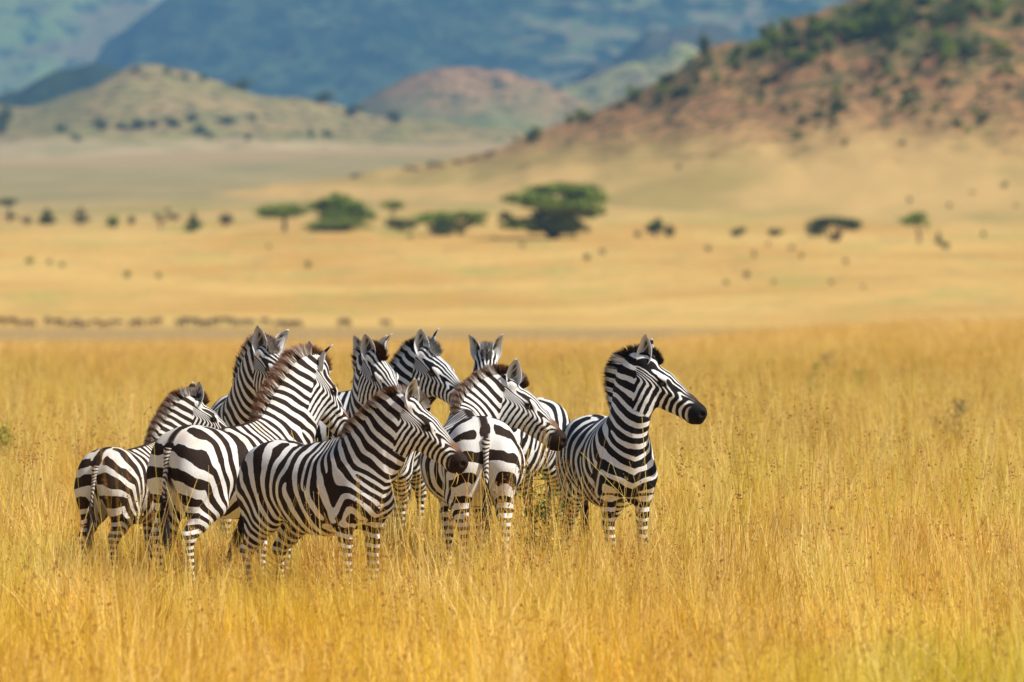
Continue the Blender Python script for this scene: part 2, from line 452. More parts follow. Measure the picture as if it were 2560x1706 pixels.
LAM = [(-0.25, 0.125), (0.0, 0.104), (0.3, 0.088), (0.55, 0.08), (0.8, 0.070), (1.3, 0.058)]
def stripe_attrs(z, V, N, p):
    """per-vertex stripe phases and masks"""
    V = np.asarray(V, float)
    n = len(V)
    # spine polyline
    sp = [np.array([x, 0, 0.98]) for x in np.arange(-0.9, 0.32, 0.05)]
    for i in range(len(z.P) - 1):
        for t in (0, 0.34, 0.67):
            sp.append(z.P[i] * (1 - t) + z.P[i + 1] * t + z.fr[i][2] * 0.0)
    sp.append(z.P[-1]); sp.append(z.P[-1] + z.D[-1] * 0.05); sp += [z.P[-1] + z.D[-1] * q for q in (0.1, 0.15, 0.2, 0.25)]
    sp = np.array(sp)
    ss = np.concatenate([[0], np.cumsum(np.linalg.norm(np.diff(sp, axis=0), axis=1))]) - 0.9
    px, pz = -0.20, 0.70
    sx = np.interp(ss, [q[0] for q in LAM], [q[1] for q in LAM]) * p.get('lam', 1.0)
    G = np.concatenate([[0], np.cumsum(np.diff(ss) / (0.5 * (sx[1:] + sx[:-1])))])
    G = G - np.interp(px, ss, G)
    s = np.zeros(n); g = np.zeros(n)
    for c0 in range(0, n, 20000):
        v = V[c0:c0 + 20000]
        d2 = ((v[:, None] - sp[None]) ** 2).sum(2)
        dm = d2.min(1, keepdims=True)
        w = np.exp(-(d2 - dm) / (2 * 0.11 ** 2))
        w /= w.sum(1, keepdims=True)
        g[c0:c0 + 20000] = (w * G).sum(1); s[c0:c0 + 20000] = (w * ss).sum(1)
    x, y, zz = V.T
    # rump: fan of stripes about the flank, then rings down the leg
    cc = p.get('fan', 4.0)
    th = np.arctan2(px - x, np.maximum(zz - pz, 1e-4))
    lz = np.interp(zz, [0.0, 0.2, 0.4, 0.55, 0.72], [0.038, 0.04, 0.048, 0.065, 0.095])
    zt = np.linspace(0, 0.75, 76)
    gl = np.concatenate([[0], np.cumsum(np.diff(zt) / np.interp(zt[1:], [0.0, 0.2, 0.4, 0.55, 0.72], [0.038, 0.04, 0.048, 0.065, 0.095]))])
    legph = np.interp(zz, zt, gl); top = np.interp(pz, zt, gl)
    fr_ = np.clip(np.hypot(px - x, np.maximum(zz - pz, 0)) / 0.42, 0, 1) ** 0.6
    fan = np.where(zz > pz, -th * cc * fr_, -math.pi / 2 * cc * fr_ - (top - legph))
    wr = sstep(px + 0.02, px - 0.14, x)
    neckish = sstep(0.25, 0.4, s)
    pA = g * (1 - wr) + (g * 0 + fan) * wr
    pA = np.where(s > 0.3, g, pA)
    # drop toward the belly the stripes sweep forward a little
    pA = pA - 0.45 * sstep(1.0, 0.7, zz) * (1 - wr) * (s < 0.6)
    pA = pA - sstep(0.34, 0.56, x) * np.maximum(1.02 - zz + 0.9 * np.abs(y), 0) / (0.165 * p.get('lam', 1.0)) * (s < 0.75)
    pB = legph * 1.0 + (x - 0.4) * 3.0
    w = sstep(0.82, 0.64, zz) * sstep(0.12, 0.26, x)
    # head
    q = V - z.O
    q = q / z.K
    a = q @ z.hf; c = q @ z.hs; b = q @ z.hu
    hd = np.sqrt(np.maximum(0, np.maximum(-a + 0.03, a - 0.5)) ** 2 + c ** 2 + (b + 0.07) ** 2)
    near = (np.abs(a - 0.25) < 0.40) & (np.abs(c) < 0.17) & (b < 0.13) & (b > -0.28)
    # plane between neck and head: cheek line
    hw = sstep(-0.022, 0.022, a - 0.38 * np.clip(-b - 0.03, 0, 0.3)) * near
    # keep chest points out
    hw = hw * sstep(0.27, 0.20, np.sqrt(c ** 2 + (b + 0.09) ** 2))
    ba = -0.085
    thh = np.arctan2(np.abs(c), -(b - ba))
    v = 0.088 * thh
    wa = 1.0 - 0.82 * sstep(0.13, 0.235, v)
    vv = v + 0.7 * np.maximum(0, v - 0.175)
    r = np.sqrt((wa * (a - 0.475)) ** 2 + (1.05 * (vv - 0.075)) ** 2)
    lam = p.get('hlam', 0.034)
    pH = r / lam
    pB = np.where(hw > 0.0, pH, pB); w = np.where(near & (zz > 1.0), hw, w)
    bias = np.full(n, p.get('bias', 0.0) + 0.18)
    bias += 0.05 * w
    # belly and inner legs pale
    up = N[:, 2]
    body = 1 - hw
    bias += -0.7 * sstep(-0.6, -0.98, up) * (zz < 0.80) * (zz > 0.45) * sstep(0.42, 0.3, x)
    inner = sstep(0.10, 0.05, np.abs(y)) * sstep(0.93, 0.80, zz) * (x < -0.2)
    bias += -1.6 * inner
    bias += 0.15 * sstep(0.45, 0.2, zz)
    # dorsal line
    black = np.zeros(n); white = np.zeros(n); brown = np.zeros(n); grey = np.zeros(n)
    dors = sstep(0.2, 0.6, up) * (zz > 1.0) * sstep(0.38, 0.28, x)
    rear = sstep(-0.05, -0.35, x)
    ay = np.abs(y)
    black = np.maximum(black, dors * sstep(0.038, 0.024, ay))
    bias += -1.2 * dors * rear * sstep(0.035, 0.042, ay) * sstep(0.075, 0.06, ay)
    # tail cleft
    black = np.maximum(black, sstep(-0.60, -0.70, x) * sstep(0.03, 0.015, ay) * (zz < 1.2) * (zz > 0.8))
    # muzzle, lips, eyes, nostrils
    hwb = hw > 0.5
    mz = sstep(0.400, 0.43, a - 0.30 * (np.abs(b + 0.12) - 0.03) + 0.1 * np.clip(b + 0.1, -1, 1))
    black = np.where(hwb, np.maximum(black, mz), black)
    br = sstep(0.33, 0.39, a) * sstep(0.46, 0.42, a) * sstep(-0.075, -0.05, b)
    brown = np.where(hwb, br * 0.9, brown)
    ed = np.sqrt(((a - 0.19) / 1.6) ** 2 + ((b + 0.045) / 0.9) ** 2)
    black = np.where(hwb, np.maximum(black, sstep(0.026, 0.016, ed) * (np.abs(c) > 0.05)), black)
    bias = bias - 0.25 * hw * sstep(-0.13, -0.18, b)
    # hoof
    black = np.maximum(black, sstep(0.075, 0.06, zz))
    warm = sstep(0.1, 0.75, up) * sstep(0.85, 1.1, zz) * (1 - 0.8 * hw) * p.get('warm', 0.5)
    return dict(pA=pA, pB=pB, w=w, bias=bias, black=black, white=white, brown=brown, grey=grey, warm=warm, rest=V.astype(np.float32))

def strand_mesh(roots, dirs, lens, wid, side, n_bend=1, curl=None, r=None):
    """thin tapered strands: 2 segments each (5 vertices); returns V, [quads, tris], tip param, root index"""
    n = len(roots)
    d = dirs / np.linalg.norm(dirs, axis=1, keepdims=True)
    s = side / np.linalg.norm(side, axis=1, keepdims=True)
    w = wid[:, None] * s * 0.5
    mid = roots + d * lens[:, None] * 0.55
    tip = roots + d * lens[:, None] + (0 if curl is None else curl)
    V = np.stack([roots - w, roots + w, mid + w * 0.75, mid - w * 0.75, tip], 1).reshape(-1, 3)
    k = np.arange(n)[:, None] * 5
    Q = k + np.array([[0, 1, 2, 3]]); T = k + np.array([[3, 2, 4]])
    tp = np.tile(np.array([0, 0, 0.55, 0.55, 1.0]), n)
    ri = np.repeat(np.arange(n), 5)
    return V, [Q, T], tp, ri

def ear_mesh(z, p, side):
    """cupped leaf-shaped ear; returns V, F, attributes"""
    e = p.get('ears', ((12, 0), (12, 0)))[0 if side > 0 else 1]
    tilt, turn = e          # tilt outward from the vertical of the head, turn of the opening (0 = sideways-forward)
    back = p.get('earback', 8)
    base = z.H(0.025, side * 0.052, 0.025)
    # ear axis is kept close to world-up blended with head up
    upw = unit(z.hu * 0.55 + np.array([0, 0, 0.75]) - z.hf * math.sin(R(back)))
    ax = unit(upw * math.cos(R(tilt)) + z.hs * side * math.sin(R(tilt)))
    op0 = unit(z.hf * 0.75 + z.hs * side * 0.65)
    op = op0 - ax * op0.dot(ax); op = unit(op)
    q = R(turn) * side
    op = op * math.cos(q) + np.cross(ax, op) * math.sin(q)
    lat = np.cross(ax, op)
    L = 0.195 * p.get('earlen', 1.08); nt, na = 15, 13
    V = []; A = {k: [] for k in ('black', 'white', 'brown', 'grey')}
    outer = []
    for layer in (0, 1):
        for i in range(nt):
            t = i / (nt - 1)
            w = 0.060 * (math.sin(math.pi * min(1, (t * 0.84 + 0.16)) ** 1.05) ** 0.62) * (1.0 if t < 0.9 else 0.9)
            if i == nt - 1: w = 0.006
            span = math.pi * (1.25 - 0.62 * min(1, t * 1.5))
            for j in range(na):
                f = (j / (na - 1) - 0.5) * 2
                ang = f * span * 0.5
                dep = w * 0.85
                th = 0.0045 * layer
                # the cup opens toward op
                pnt = base + ax * (L * t - 0.02) + lat * (math.sin(ang) * (w - th)) - op * (math.cos(ang) * (dep - th)) + op * dep * 0.55
                pnt = pnt - op * 0.012 * math.sin(math.pi * t) + op * 0.02 * t * t
                V.append(pnt)
                if layer == 0:   # outside: white base, dark band below a white tip
                    bk = sstep(0.62, 0.70, t) * sstep(0.97, 0.90, t)
                    A['black'].append(bk); A['white'].append(1 - bk); A['brown'].append(0); A['grey'].append(0.35 * (1 - bk) * (t < 0.9))
                else:
                    rim = sstep(0.50, 0.80, abs(f)); ctr = (1 - sstep(0.20, 0.55, abs(f))) * sstep(0.05, 0.2, t) * sstep(0.92, 0.7, t) * (1.0 if (i * 7 + j * 3) % 5 < 4 else 0.4)
                    A['black'].append(0.85 * ctr); A['white'].append(1 - 0.95 * ctr)
                    A['grey'].append(0.6 * (1 - rim) * (1 - ctr)); A['brown'].append(0.0 * min(1, (1.1 if (i * 7 + j * 3) % 5 < 3 else 0.35) * (1 - sstep(0.15, 0.7, abs(f))) * sstep(0.05, 0.2, t) * sstep(0.9, 0.6, t)))
    V = np.array(V); F = []
    m = nt * na
    for i in range(nt - 1):
        for j in range(na - 1):
            a = i * na + j
            F.append((a, a + 1, a + na + 1, a + na)); F.append((m + a, m + a + na, m + a + na + 1, m + a + 1))
    for i in range(nt - 1):
        for j in (0, na - 1):
            a = i * na + j
            F.append((a, a + na, m + a + na, m + a))
    for j in range(na - 1):
        a = (nt - 1) * na + j
        F.append((a, a + 1, m + a + 1, m + a))
    N = len(V)
    at = {k: np.array(v) for k, v in A.items()}
    at.update(pA=np.zeros(N), pB=np.zeros(N), w=np.zeros(N), bias=np.zeros(N), warm=np.zeros(N), rest=V)
    # short fur strands along the inner rim
    return V, np.array(F), at

def build_zebra(p, loc, yaw, scale, mat, label, r):
    root = empty('zebra', loc, yaw, scale)
    tag(root, label, 'zebra', 'zebras standing together in the tall grass')
    z = zebra_rig(p)
    V, F = zebra_field(z).mesh()
    N = vnormals(V, F)
    at = stripe_attrs(z, V, N, p)
    mesh_obj('body', V, F, mat, root, attrs=at)
    # mane
    n = 6500
    t = r.random(n) ** 0.95
    npnt = len(z.P)
    crest = []; cd = []; cs = []
    u0 = z.P[0] + np.array([-0.03, 0, 0.262])
    crest.append(u0 + np.array([-.06, 0, -0.012])); cd.append(unit((0.1, 0, 1))); cs.append(np.array([0, 1, 0]))
    for i in range(1, npnt):
        crest.append(z.P[i] + z.fr[i][2] * (NECK_U[i] * (z.nk if i > 1 else 1) - 0.002)); cd.append(z.fr[i][2]); cs.append(z.fr[i][1])
    crest.append(z.H(0.035, 0, 0.040)); cd.append(unit(z.hu - z.hf * 0.1)); cs.append(z.hs)
    crest.append(z.H(0.10, 0, 0.034)); cd.append(unit(z.hu * 0.8 + z.hf * 0.5)); cs.append(z.hs)
    crest = np.array(crest); cd = np.array(cd); cs = np.array(cs)
    cl = np.concatenate([[0], np.cumsum(np.linalg.norm(np.diff(crest, axis=0), axis=1))]); cl /= cl[-1]
    ip = lambda A: np.stack([np.interp(t, cl, A[:, i]) for i in range(3)], 1)
    C = ip(crest); Dv = ip(cd); S = ip(cs)
    T = np.cross(S, Dv)          # toward the head
    ju = r.normal(0, 1, n)
    rootp = C - Dv * 0.012 + S * (np.clip(ju, -1.8, 1.8) * 0.014)[:, None]
    dv = Dv * 1.0 + S * (ju * 0.09 + r.normal(0, 0.05, n))[:, None] + T * r.normal(0.0, 0.07, n)[:, None]
    ln = np.interp(t, [0, 0.08, 0.35, 0.8, 0.95, 1.0], [0.04, 0.075, 0.118, 0.122, 0.105, 0.07]) * p.get('mane', 1.0) * r.uniform(0.82, 1.12, n)
    ang = r.normal(0, 0.65, n)
    side = T * np.cos(ang)[:, None] + S * np.sin(ang)[:, None]
    MV, MF, tp, ri = strand_mesh(rootp, dv, ln, r.uniform(0.005, 0.011, n), side)
    ra = stripe_attrs(z, C + T * 0.0, Dv, p)
    at = {k: v[ri] for k, v in ra.items()}
    at['w'] = at['w'] * 0; at['black'] = 0 * at['black']; at['bias'] = at['bias'] * 0 - 0.08
    at['brown'] = np.clip(sstep(0.62, 1.0, tp) * 0.92, 0, 1) * p.get('manebrown', 1.0)
    at['warm'] = np.full(len(tp), 0.4 * p.get('warm', .5)); at['rest'] = C[ri]
    mesh_obj('mane', MV, MF, mat, root, smooth=False, attrs=at)
    for sgn in (1, -1):
        EV, EF, ea = ear_mesh(z, p, sgn)
        mesh_obj('ear', EV, EF, mat, root, attrs=ea)
    # eyes
    bmv, bmf = uv_ball(10, 14)
    for sgn in (1, -1):
        mesh_obj('eye', z.H(0.19, sgn * 0.079, -0.045) + bmv * 0.021, bmf, EYE, root)
    # tail: dock with rungs, dark tuft
    sw = p.get('tail', 0.0)
    k = np.linspace(0, 1, 22)
    tb = p.get('tailback', 0.0)
    path = np.stack([-0.715 - 0.055 * np.sin(k * 2.0) - tb * k ** 2, sw * k ** 2 * 0.25, 1.13 - 0.55 * k ** 1.05 + 0.0 * k], 1)
    rad = np.interp(k, [0, 0.25, 1], [0.034, 0.019, 0.011])
    TV, TF = tube(path, rad, 9)
    nV = len(TV); kk = np.repeat(k, 9)
    n2 = 900
    tt = r.uniform(0.55, 1.0, n2)
    rp = np.stack([np.interp(tt, k, path[:, i]) for i in range(3)], 1) + r.normal(0, 0.007, (n2, 3))
    dd = np.stack([r.normal(-0.03 - tb * 1.6, 0.10, n2), r.normal(sw * 0.2, 0.10, n2), np.full(n2, -1.0)], 1)
    sv_ = np.stack([np.cos(ang[:n2]), np.sin(ang[:n2]), 0 * tt], 1)
    SV, SF, tp, ri = strand_mesh(rp, dd, r.uniform(0.10, 0.24, n2), r.uniform(0.004, 0.009, n2), sv_)
    AV = np.concatenate([TV, SV])
    FF = [np.concatenate([TF, SF[0] + nV]), SF[1] + nV]
    m = len(AV); o = np.zeros(m); ns = len(SV)
    atn = dict(pA=np.concatenate([kk * 17 + 0.5 * np.sin(np.tile(np.arange(9), 22) * 0.7 + kk * 9), np.zeros(ns)]), pB=o, w=o, bias=np.concatenate([0.0 * kk, np.zeros(ns)]),
               black=np.concatenate([np.maximum((kk > 0.8) * 1.0, 0), (r.random(n2)[ri] > (1.25 - tt[ri])) * 1.0]), white=np.concatenate([kk * 0, np.zeros(ns)]), brown=o, grey=np.concatenate([kk * 0 + 0.1, np.zeros(ns) + 0.1]), warm=np.full(m, 0.5), rest=AV)
    mesh_obj('tail', AV, FF, mat, root, attrs=atn)
    return root

def uv_ball(nr, ns):
    V = [(0, 0, 1)]; F = []
    for i in range(1, nr):
        a = math.pi * i / nr
        for j in range(ns):
            b = 2 * math.pi * j / ns
            V.append((math.sin(a) * math.cos(b), math.sin(a) * math.sin(b), math.cos(a)))
    V.append((0, 0, -1)); F = []
    for j in range(ns):
        F.append((0, 1 + j, 1 + (j + 1) % ns, 0 + 0))
    Q = []
    for i in range(nr - 2):
        for j in range(ns):
            a = 1 + i * ns + j; b = 1 + i * ns + (j + 1) % ns
            Q.append((a, a + ns, b + ns, b))
    T = [(0, 1 + j, 1 + (j + 1) % ns) for j in range(ns)] + [(len(V) - 1, 1 + (nr - 2) * ns + (j + 1) % ns, 1 + (nr - 2) * ns + j) for j in range(ns)]
    return np.array(V), [np.array(Q), np.array(T)]
# ------------------------------------------------------------------ lie of the land
def px2x(px, d):
    return (px - 1280.0) / FPX * d

_gd = [-200, 20, 40, 50, 56, 60, 64, 69, 80, 110, 200, 330, 600, 850, 1000, 1200, 1500, 1800, 2300, 3000, 4000, 5200, 9000]
_gz = [-0.35, -0.33, -0.28, -0.22, -0.10, -0.02, 0.06, 0.14, 0.10, 0.02, 0.0, 0.0, 0.0, 0.0, 0.4, 2.2, 8.3, 17.5, 32.0, 51.0, 77.0, 104.0, 130.0]
def gz(x, d):
    """height of the ground at lateral x, distance d (numpy)"""
    x = np.asarray(x, float); d = np.asarray(d, float)
    z = np.interp(d, _gd, _gz)
    z = z + 0.92 * np.exp(-((d - 330) / 90) ** 2) * sstep(3, 15, x)        # a low swell on the right beyond the herd
    far = sstep(900, 1600, d)
    z = z + far * (0.8 * np.sin(x / 37.0 + d / 260.0) + 0.6 * np.sin(x / 61.0 - d / 170.0 + 1.0))
    z = z + 0.0016 * np.minimum(d, 4000) * sstep(1600, 3200, d) * (x / (0.06 * np.maximum(d, 50))).clip(-2, 2)
    return z

def d_for(px, y):
    """distance at which the ground seen at pixel column px lies at row y (a lookup used to site trees on the slope)"""
    ds = np.concatenate([np.arange(850, 4200, 5.0)])
    z = gz(px2x(px, ds), ds)
    yy = HORIZ - FPX * (z - CAM_H) / ds
    i = np.argmax(yy <= y)
    return float(ds[i])

ZEBRAS = [
 dict(k='foal', px=344, d=60.2, yaw=62, sc=0.809, hyaw=-36, hp=-26, neck=(52, 62), dz=0.02, nl=1.10, seed=11, dark=2, ears=((12, 0), (8, 95)), fat=0.92, fan=3.8, mane=1.15, warm=0.8, tail=0.1,
      label='smallest zebra, brown-striped with a shaggy mane, at the left end of the herd'),
 dict(k='wide', px=589, d=59.6, yaw=50, sc=0.975, hyaw=-10, hp=-41, neck=(55, 60), dz=-0.02, nl=1.17, seed=5, dark=1, ears=((10, 150), (24, -10)), fat=1.08, tip=(0.26, 0.105, 0.04), fan=3.5, warm=1.0, tail=-0.1, nk=1.18, mane=1.25, hlam=0.04, bias=-0.12, lam=1.1,
      label='zebra with broad cream and brown rump stripes and bushy brown mane, beside the smallest one'),
 dict(k='lookback', px=607, d=63.0, yaw=-88, sc=1.02, hyaw=35, hp=-20, neck=(42, 48), dz=0.04, nl=1.13, seed=23, dark=1, ears=((34, -40), (8, 10)), warm=0.3,
      label='zebra whose ears stand highest, behind the bushy-maned one that hides its face'),
 dict(k='side', px=806, d=57.6, yaw=-49, sc=0.95, hyaw=42, hp=-33, neck=(46, 54), dz=-0.03, nl=1.0, seed=3, dark=1, ears=((8, 0), (10, 5)), fat=1.0, warm=0.3, tailback=0.22,
      label='zebra nearest the camera, its whole flank in view, a grass stem in its mouth'),
 dict(k='frontal', px=933, d=63.6, yaw=-96, sc=0.97, hyaw=42, hp=-32, nyp=1.6, neck=(52, 59), dz=0.04, nl=1.05, seed=31, dark=1, ears=((16, 0), (16, 0)), warm=0.2,
      label='zebra facing the camera, its face above the mane of the nearest zebra'),
 dict(k='hidden', px=952, d=66.0, yaw=-105, sc=0.958, hyaw=34, hp=-35, neck=(61, 71), nl=0.98, seed=37, dark=1, ears=((20, 0), (20, 0)), warm=0.2,
      label='hidden zebra of which only the ears show, right behind another that faces the camera'),
 dict(k='darknose', px=846, d=65.0, yaw=-23, sc=1.02, hyaw=-20, hp=-25, neck=(48, 62), nl=0.97, seed=43, dark=0, ears=((6, 0), (10, 0)), warm=0.1,
      label='black-nosed zebra of the back row, its head in profile over golden grass'),
 dict(k='earsup', px=1280, d=65.5, yaw=-114, sc=0.97, hyaw=27, hp=-32, nyp=1.6, neck=(65, 76), nl=0.94, seed=47, dark=0, ears=((18, 0), (20, 0)), warm=1.0,
      label='zebra with both ears pricked, half hidden behind the one seen squarely from behind'),
 dict(k='rump', px=1180, d=60.0, yaw=98, sc=0.976, hyaw=-94, hp=-33, neck=(37, 43), dz=0.03, nl=1.08, seed=53, dark=1, ears=((10, 0), (14, 40)), fat=1.30, fan=3.9, bias=-0.25, warm=0.4,
      label='fat zebra seen squarely from behind, tail hanging down, head turned sideways'),
 dict(k='right', px=1528, d=60.8, yaw=-76, sc=0.985, hyaw=68, hp=-26, nyp=2.2, ny=0.8, hlam=0.043, hk=1.12, neck=(58, 74), dz=-0.01, nl=1.05, seed=61, dark=0, fat=0.88, lam=1.22, bias=0.10, mane=1.12, earlen=1.16, ears=((30, 10), (6, 60)), warm=0.15,
      label='black and white zebra standing apart on the right with chest and upright neck in view'),
]

def grid_mesh(xs, ys, zf):
    X, Y = np.meshgrid(xs, ys)
    Z = zf(X, Y)
    V = np.stack([X, Y, Z], -1).reshape(-1, 3)
    nx = len(xs); ny = len(ys)
    i = np.arange((ny - 1) * (nx - 1)); r_, c_ = i // (nx - 1), i % (nx - 1)
    a = r_ * nx + c_
    return V, np.stack([a, a + 1, a + nx + 1, a + nx], 1)

def make_ground():
    ds = np.concatenate([np.linspace(-150, 30, 12), np.linspace(35, 120, 86), np.linspace(124, 900, 120), np.linspace(910, 9000, 400)])
    us = np.linspace(-1, 1, 121)
    hw = 40 + 0.20 * np.maximum(ds, 0)
    D, U = np.meshgrid(ds, us, indexing='ij')
    X = U * hw[:, None]
    Z = gz(X, D)
    V = np.stack([X, D, Z], -1).reshape(-1, 3)
    nx = len(us); i = np.arange((len(ds) - 1) * (nx - 1)); a = (i // (nx - 1)) * nx + i % (nx - 1)
    F = np.stack([a, a + 1, a + nx + 1, a + nx], 1)
    m = NT('savanna_ground')
    pos = m.node('ShaderNodeNewGeometry').outputs['Position']
    sx = m.node('ShaderNodeSeparateXYZ', {0: pos}).outputs
    y = sx[1]
    # stretched noises: patches lie as wide bands on the plain
    def band(sxv, syv):
        return m.node('ShaderNodeVectorMath', {0: pos, 1: (sxv, syv, 0)}, operation='MULTIPLY').outputs[0]
    nb = m.noise(1.0, 4.0, 0.6, band(0.016, 0.0065))
    nc = m.noise(1.0, 4.0, 0.6, band(0.05, 0.010))
    nf = m.noise(1.0, 5.0, 0.7, band(0.5, 0.07))
    near = m.mix(nf, (0.50, 0.31, 0.09), (0.62, 0.40, 0.13))
    gold = m.mix(m.ramp(nb, 0.35, 0.65), (0.55, 0.315, 0.085), (0.68, 0.44, 0.14))
    gold = m.mix(m.ramp(nc, 0.50, 0.70, 0, 0.75), gold, (0.42, 0.37, 0.10))
    tan = m.mix(m.ramp(nb, 0.35, 0.65), (0.42, 0.275, 0.105), (0.52, 0.36, 0.145))
    tan = m.mix(m.ramp(nc, 0.45, 0.62, 0, 0.85), tan, (0.27, 0.27, 0.09))
    c = m.mix(m.ramp(m.math('ADD', y, m.math('MULTIPLY', nb, 60)), 520, 650), near, (0.40, 0.265, 0.11))
    c = m.mix(m.ramp(m.math('ADD', y, m.math('MULTIPLY', nc, 60)), 880, 1030), c, gold)
    c = m.mix(m.ramp(m.math('ADD', y, m.math('MULTIPLY', nb, 300)), 1900, 2500), c, tan)
    olv = m.math('MULTIPLY', m.ramp(m.math('ADD', y, m.math('MULTIPLY', nb, 200)), 2350, 2600), m.ramp(sx[0], 120, 20))
    c = m.mix(m.math('MULTIPLY', olv, 0.8), c, m.mix(m.ramp(nb, 0.35, 0.65), (0.25, 0.225, 0.115), (0.36, 0.29, 0.15)))
    c = m.mix(m.ramp(m.math('ADD', y, m.math('MULTIPLY', m.math('SUBTRACT', nb, 0.5), 700)), 3650, 4100), c, (0.42, 0.30, 0.15))
    nm = m.noise(1.0, 5.0, 0.65, band(0.11, 0.022))
    c = m.mix(m.ramp(nm, 0.50, 0.68, 0.0, 0.42), c, (0.30, 0.25, 0.09))
    c = m.mix(m.ramp(nf, 0.3, 0.8, 0.0, 0.35), c, (0.22, 0.16, 0.05))
    o = mesh_obj('ground', V, F, m.done(m.bsdf(c, 0.95, 0.05)))
    tag(o, kind='structure')
make_ground()

def vnoise(x, y, seed, oct_=4):
    """smooth value noise in numpy"""
    out = np.zeros(np.broadcast(x, y).shape); amp = 1.0; tot = 0
    for k in range(oct_):
        g = np.random.default_rng(seed * 17 + k).random((256, 256))
        xi = np.floor(x).astype(int); yi = np.floor(y).astype(int)
        fx = x - xi; fy = y - yi; fx = fx * fx * (3 - 2 * fx); fy = fy * fy * (3 - 2 * fy)
        a = g[xi % 256, yi % 256]; b = g[(xi + 1) % 256, yi % 256]; c = g[xi % 256, (yi + 1) % 256]; d = g[(xi + 1) % 256, (yi + 1) % 256]
        out += amp * ((a * (1 - fx) + b * fx) * (1 - fy) + (c * (1 - fx) + d * fx) * fy)
        tot += amp; amp *= 0.5; x = x * 2.03 + 5.1; y = y * 2.03 + 9.7
    return out / tot

HILLF = {}
def hill(name, sil, d0, d1, mat, seed, rough=0.05, power=1.5, foot=None, back=1500, px0=-700, px1=3300, n=260, gully=0.0):
    """a hill with its crest at distance d1 and its foot at d0; sil gives crest height along the ridge"""
    sil = np.array(sil, float)
    cx = px2x(sil[:, 0], d1); cz = (HORIZ - sil[:, 1]) * d1 / FPX + CAM_H
    xs = np.linspace(px2x(px0, d1), px2x(px1, d1), n)
    t = np.concatenate([np.linspace(0, 1, 60), 1 + np.linspace(0.03, 1, 14)])
    H = np.interp(xs, cx, cz)
    k = np.hanning(9); k /= k.sum(); H = np.convolve(np.pad(H, 4, mode='edge'), k, 'valid')
    ymap = np.where(t <= 1, d0 + (d1 - d0) * t, d1 + (t - 1) * back)
    Xg, Tg = np.meshgrid(xs, t); Yg = np.interp(Tg, t, ymap)
    fz = gz(Xg, np.full_like(Xg, d0)) - 2 if foot is None else np.full_like(Xg, foot)
    Hg = H[None] + (vnoise(Xg / (d1 * .004), Yg / (d1 * .02) , seed) - 0.5) * rough * np.maximum(H[None] - fz, 0) * 1.0
    prof = np.where(Tg <= 1, Tg ** power, np.maximum(0, 1 - (Tg - 1) ** 1.6))
    wav = (vnoise(Xg / (d1 * .0055) + 3, Tg * 4, seed + 5) - 0.5) * rough * 0.9 * np.clip(Tg, 0, 1) ** 3 * np.sin(np.clip(Tg, 0, 1) * math.pi)
    if gully:
        wav = wav - gully * 2 * np.abs(vnoise(Xg / (d1 * .006) + Tg * .6, Tg * 1.5, seed + 9, 3) - 0.5) * np.sin(np.clip(Tg, 0, 1) * math.pi) * np.clip(Tg * 1.4 - 0.3, 0, 1)
    Z = fz + (Hg - fz) * (prof + wav)
    V = np.stack([Xg, Yg, Z], -1).reshape(-1, 3)
    nx = len(xs); i = np.arange((len(t) - 1) * (nx - 1)); a = (i // (nx - 1)) * nx + i % (nx - 1)
    F = np.stack([a, a + 1, a + nx + 1, a + nx], 1)
    o = mesh_obj(name, V, F, mat)
    tag(o, kind='structure')
    def zat(x, tt):
        fi = np.interp(x, xs, np.arange(nx)); ti = np.interp(tt, t, np.arange(len(t)))
        a0 = int(min(fi, nx - 2)); b0 = int(min(ti, len(t) - 2)); fx = fi - a0; fy = ti - b0
        return float((Z[b0, a0] * (1 - fx) + Z[b0, a0 + 1] * fx) * (1 - fy) + (Z[b0 + 1, a0] * (1 - fx) + Z[b0 + 1, a0 + 1] * fx) * fy), float(np.interp(tt, t, ymap))
    HILLF[name] = (zat, Z, xs, t, ymap)
    return o

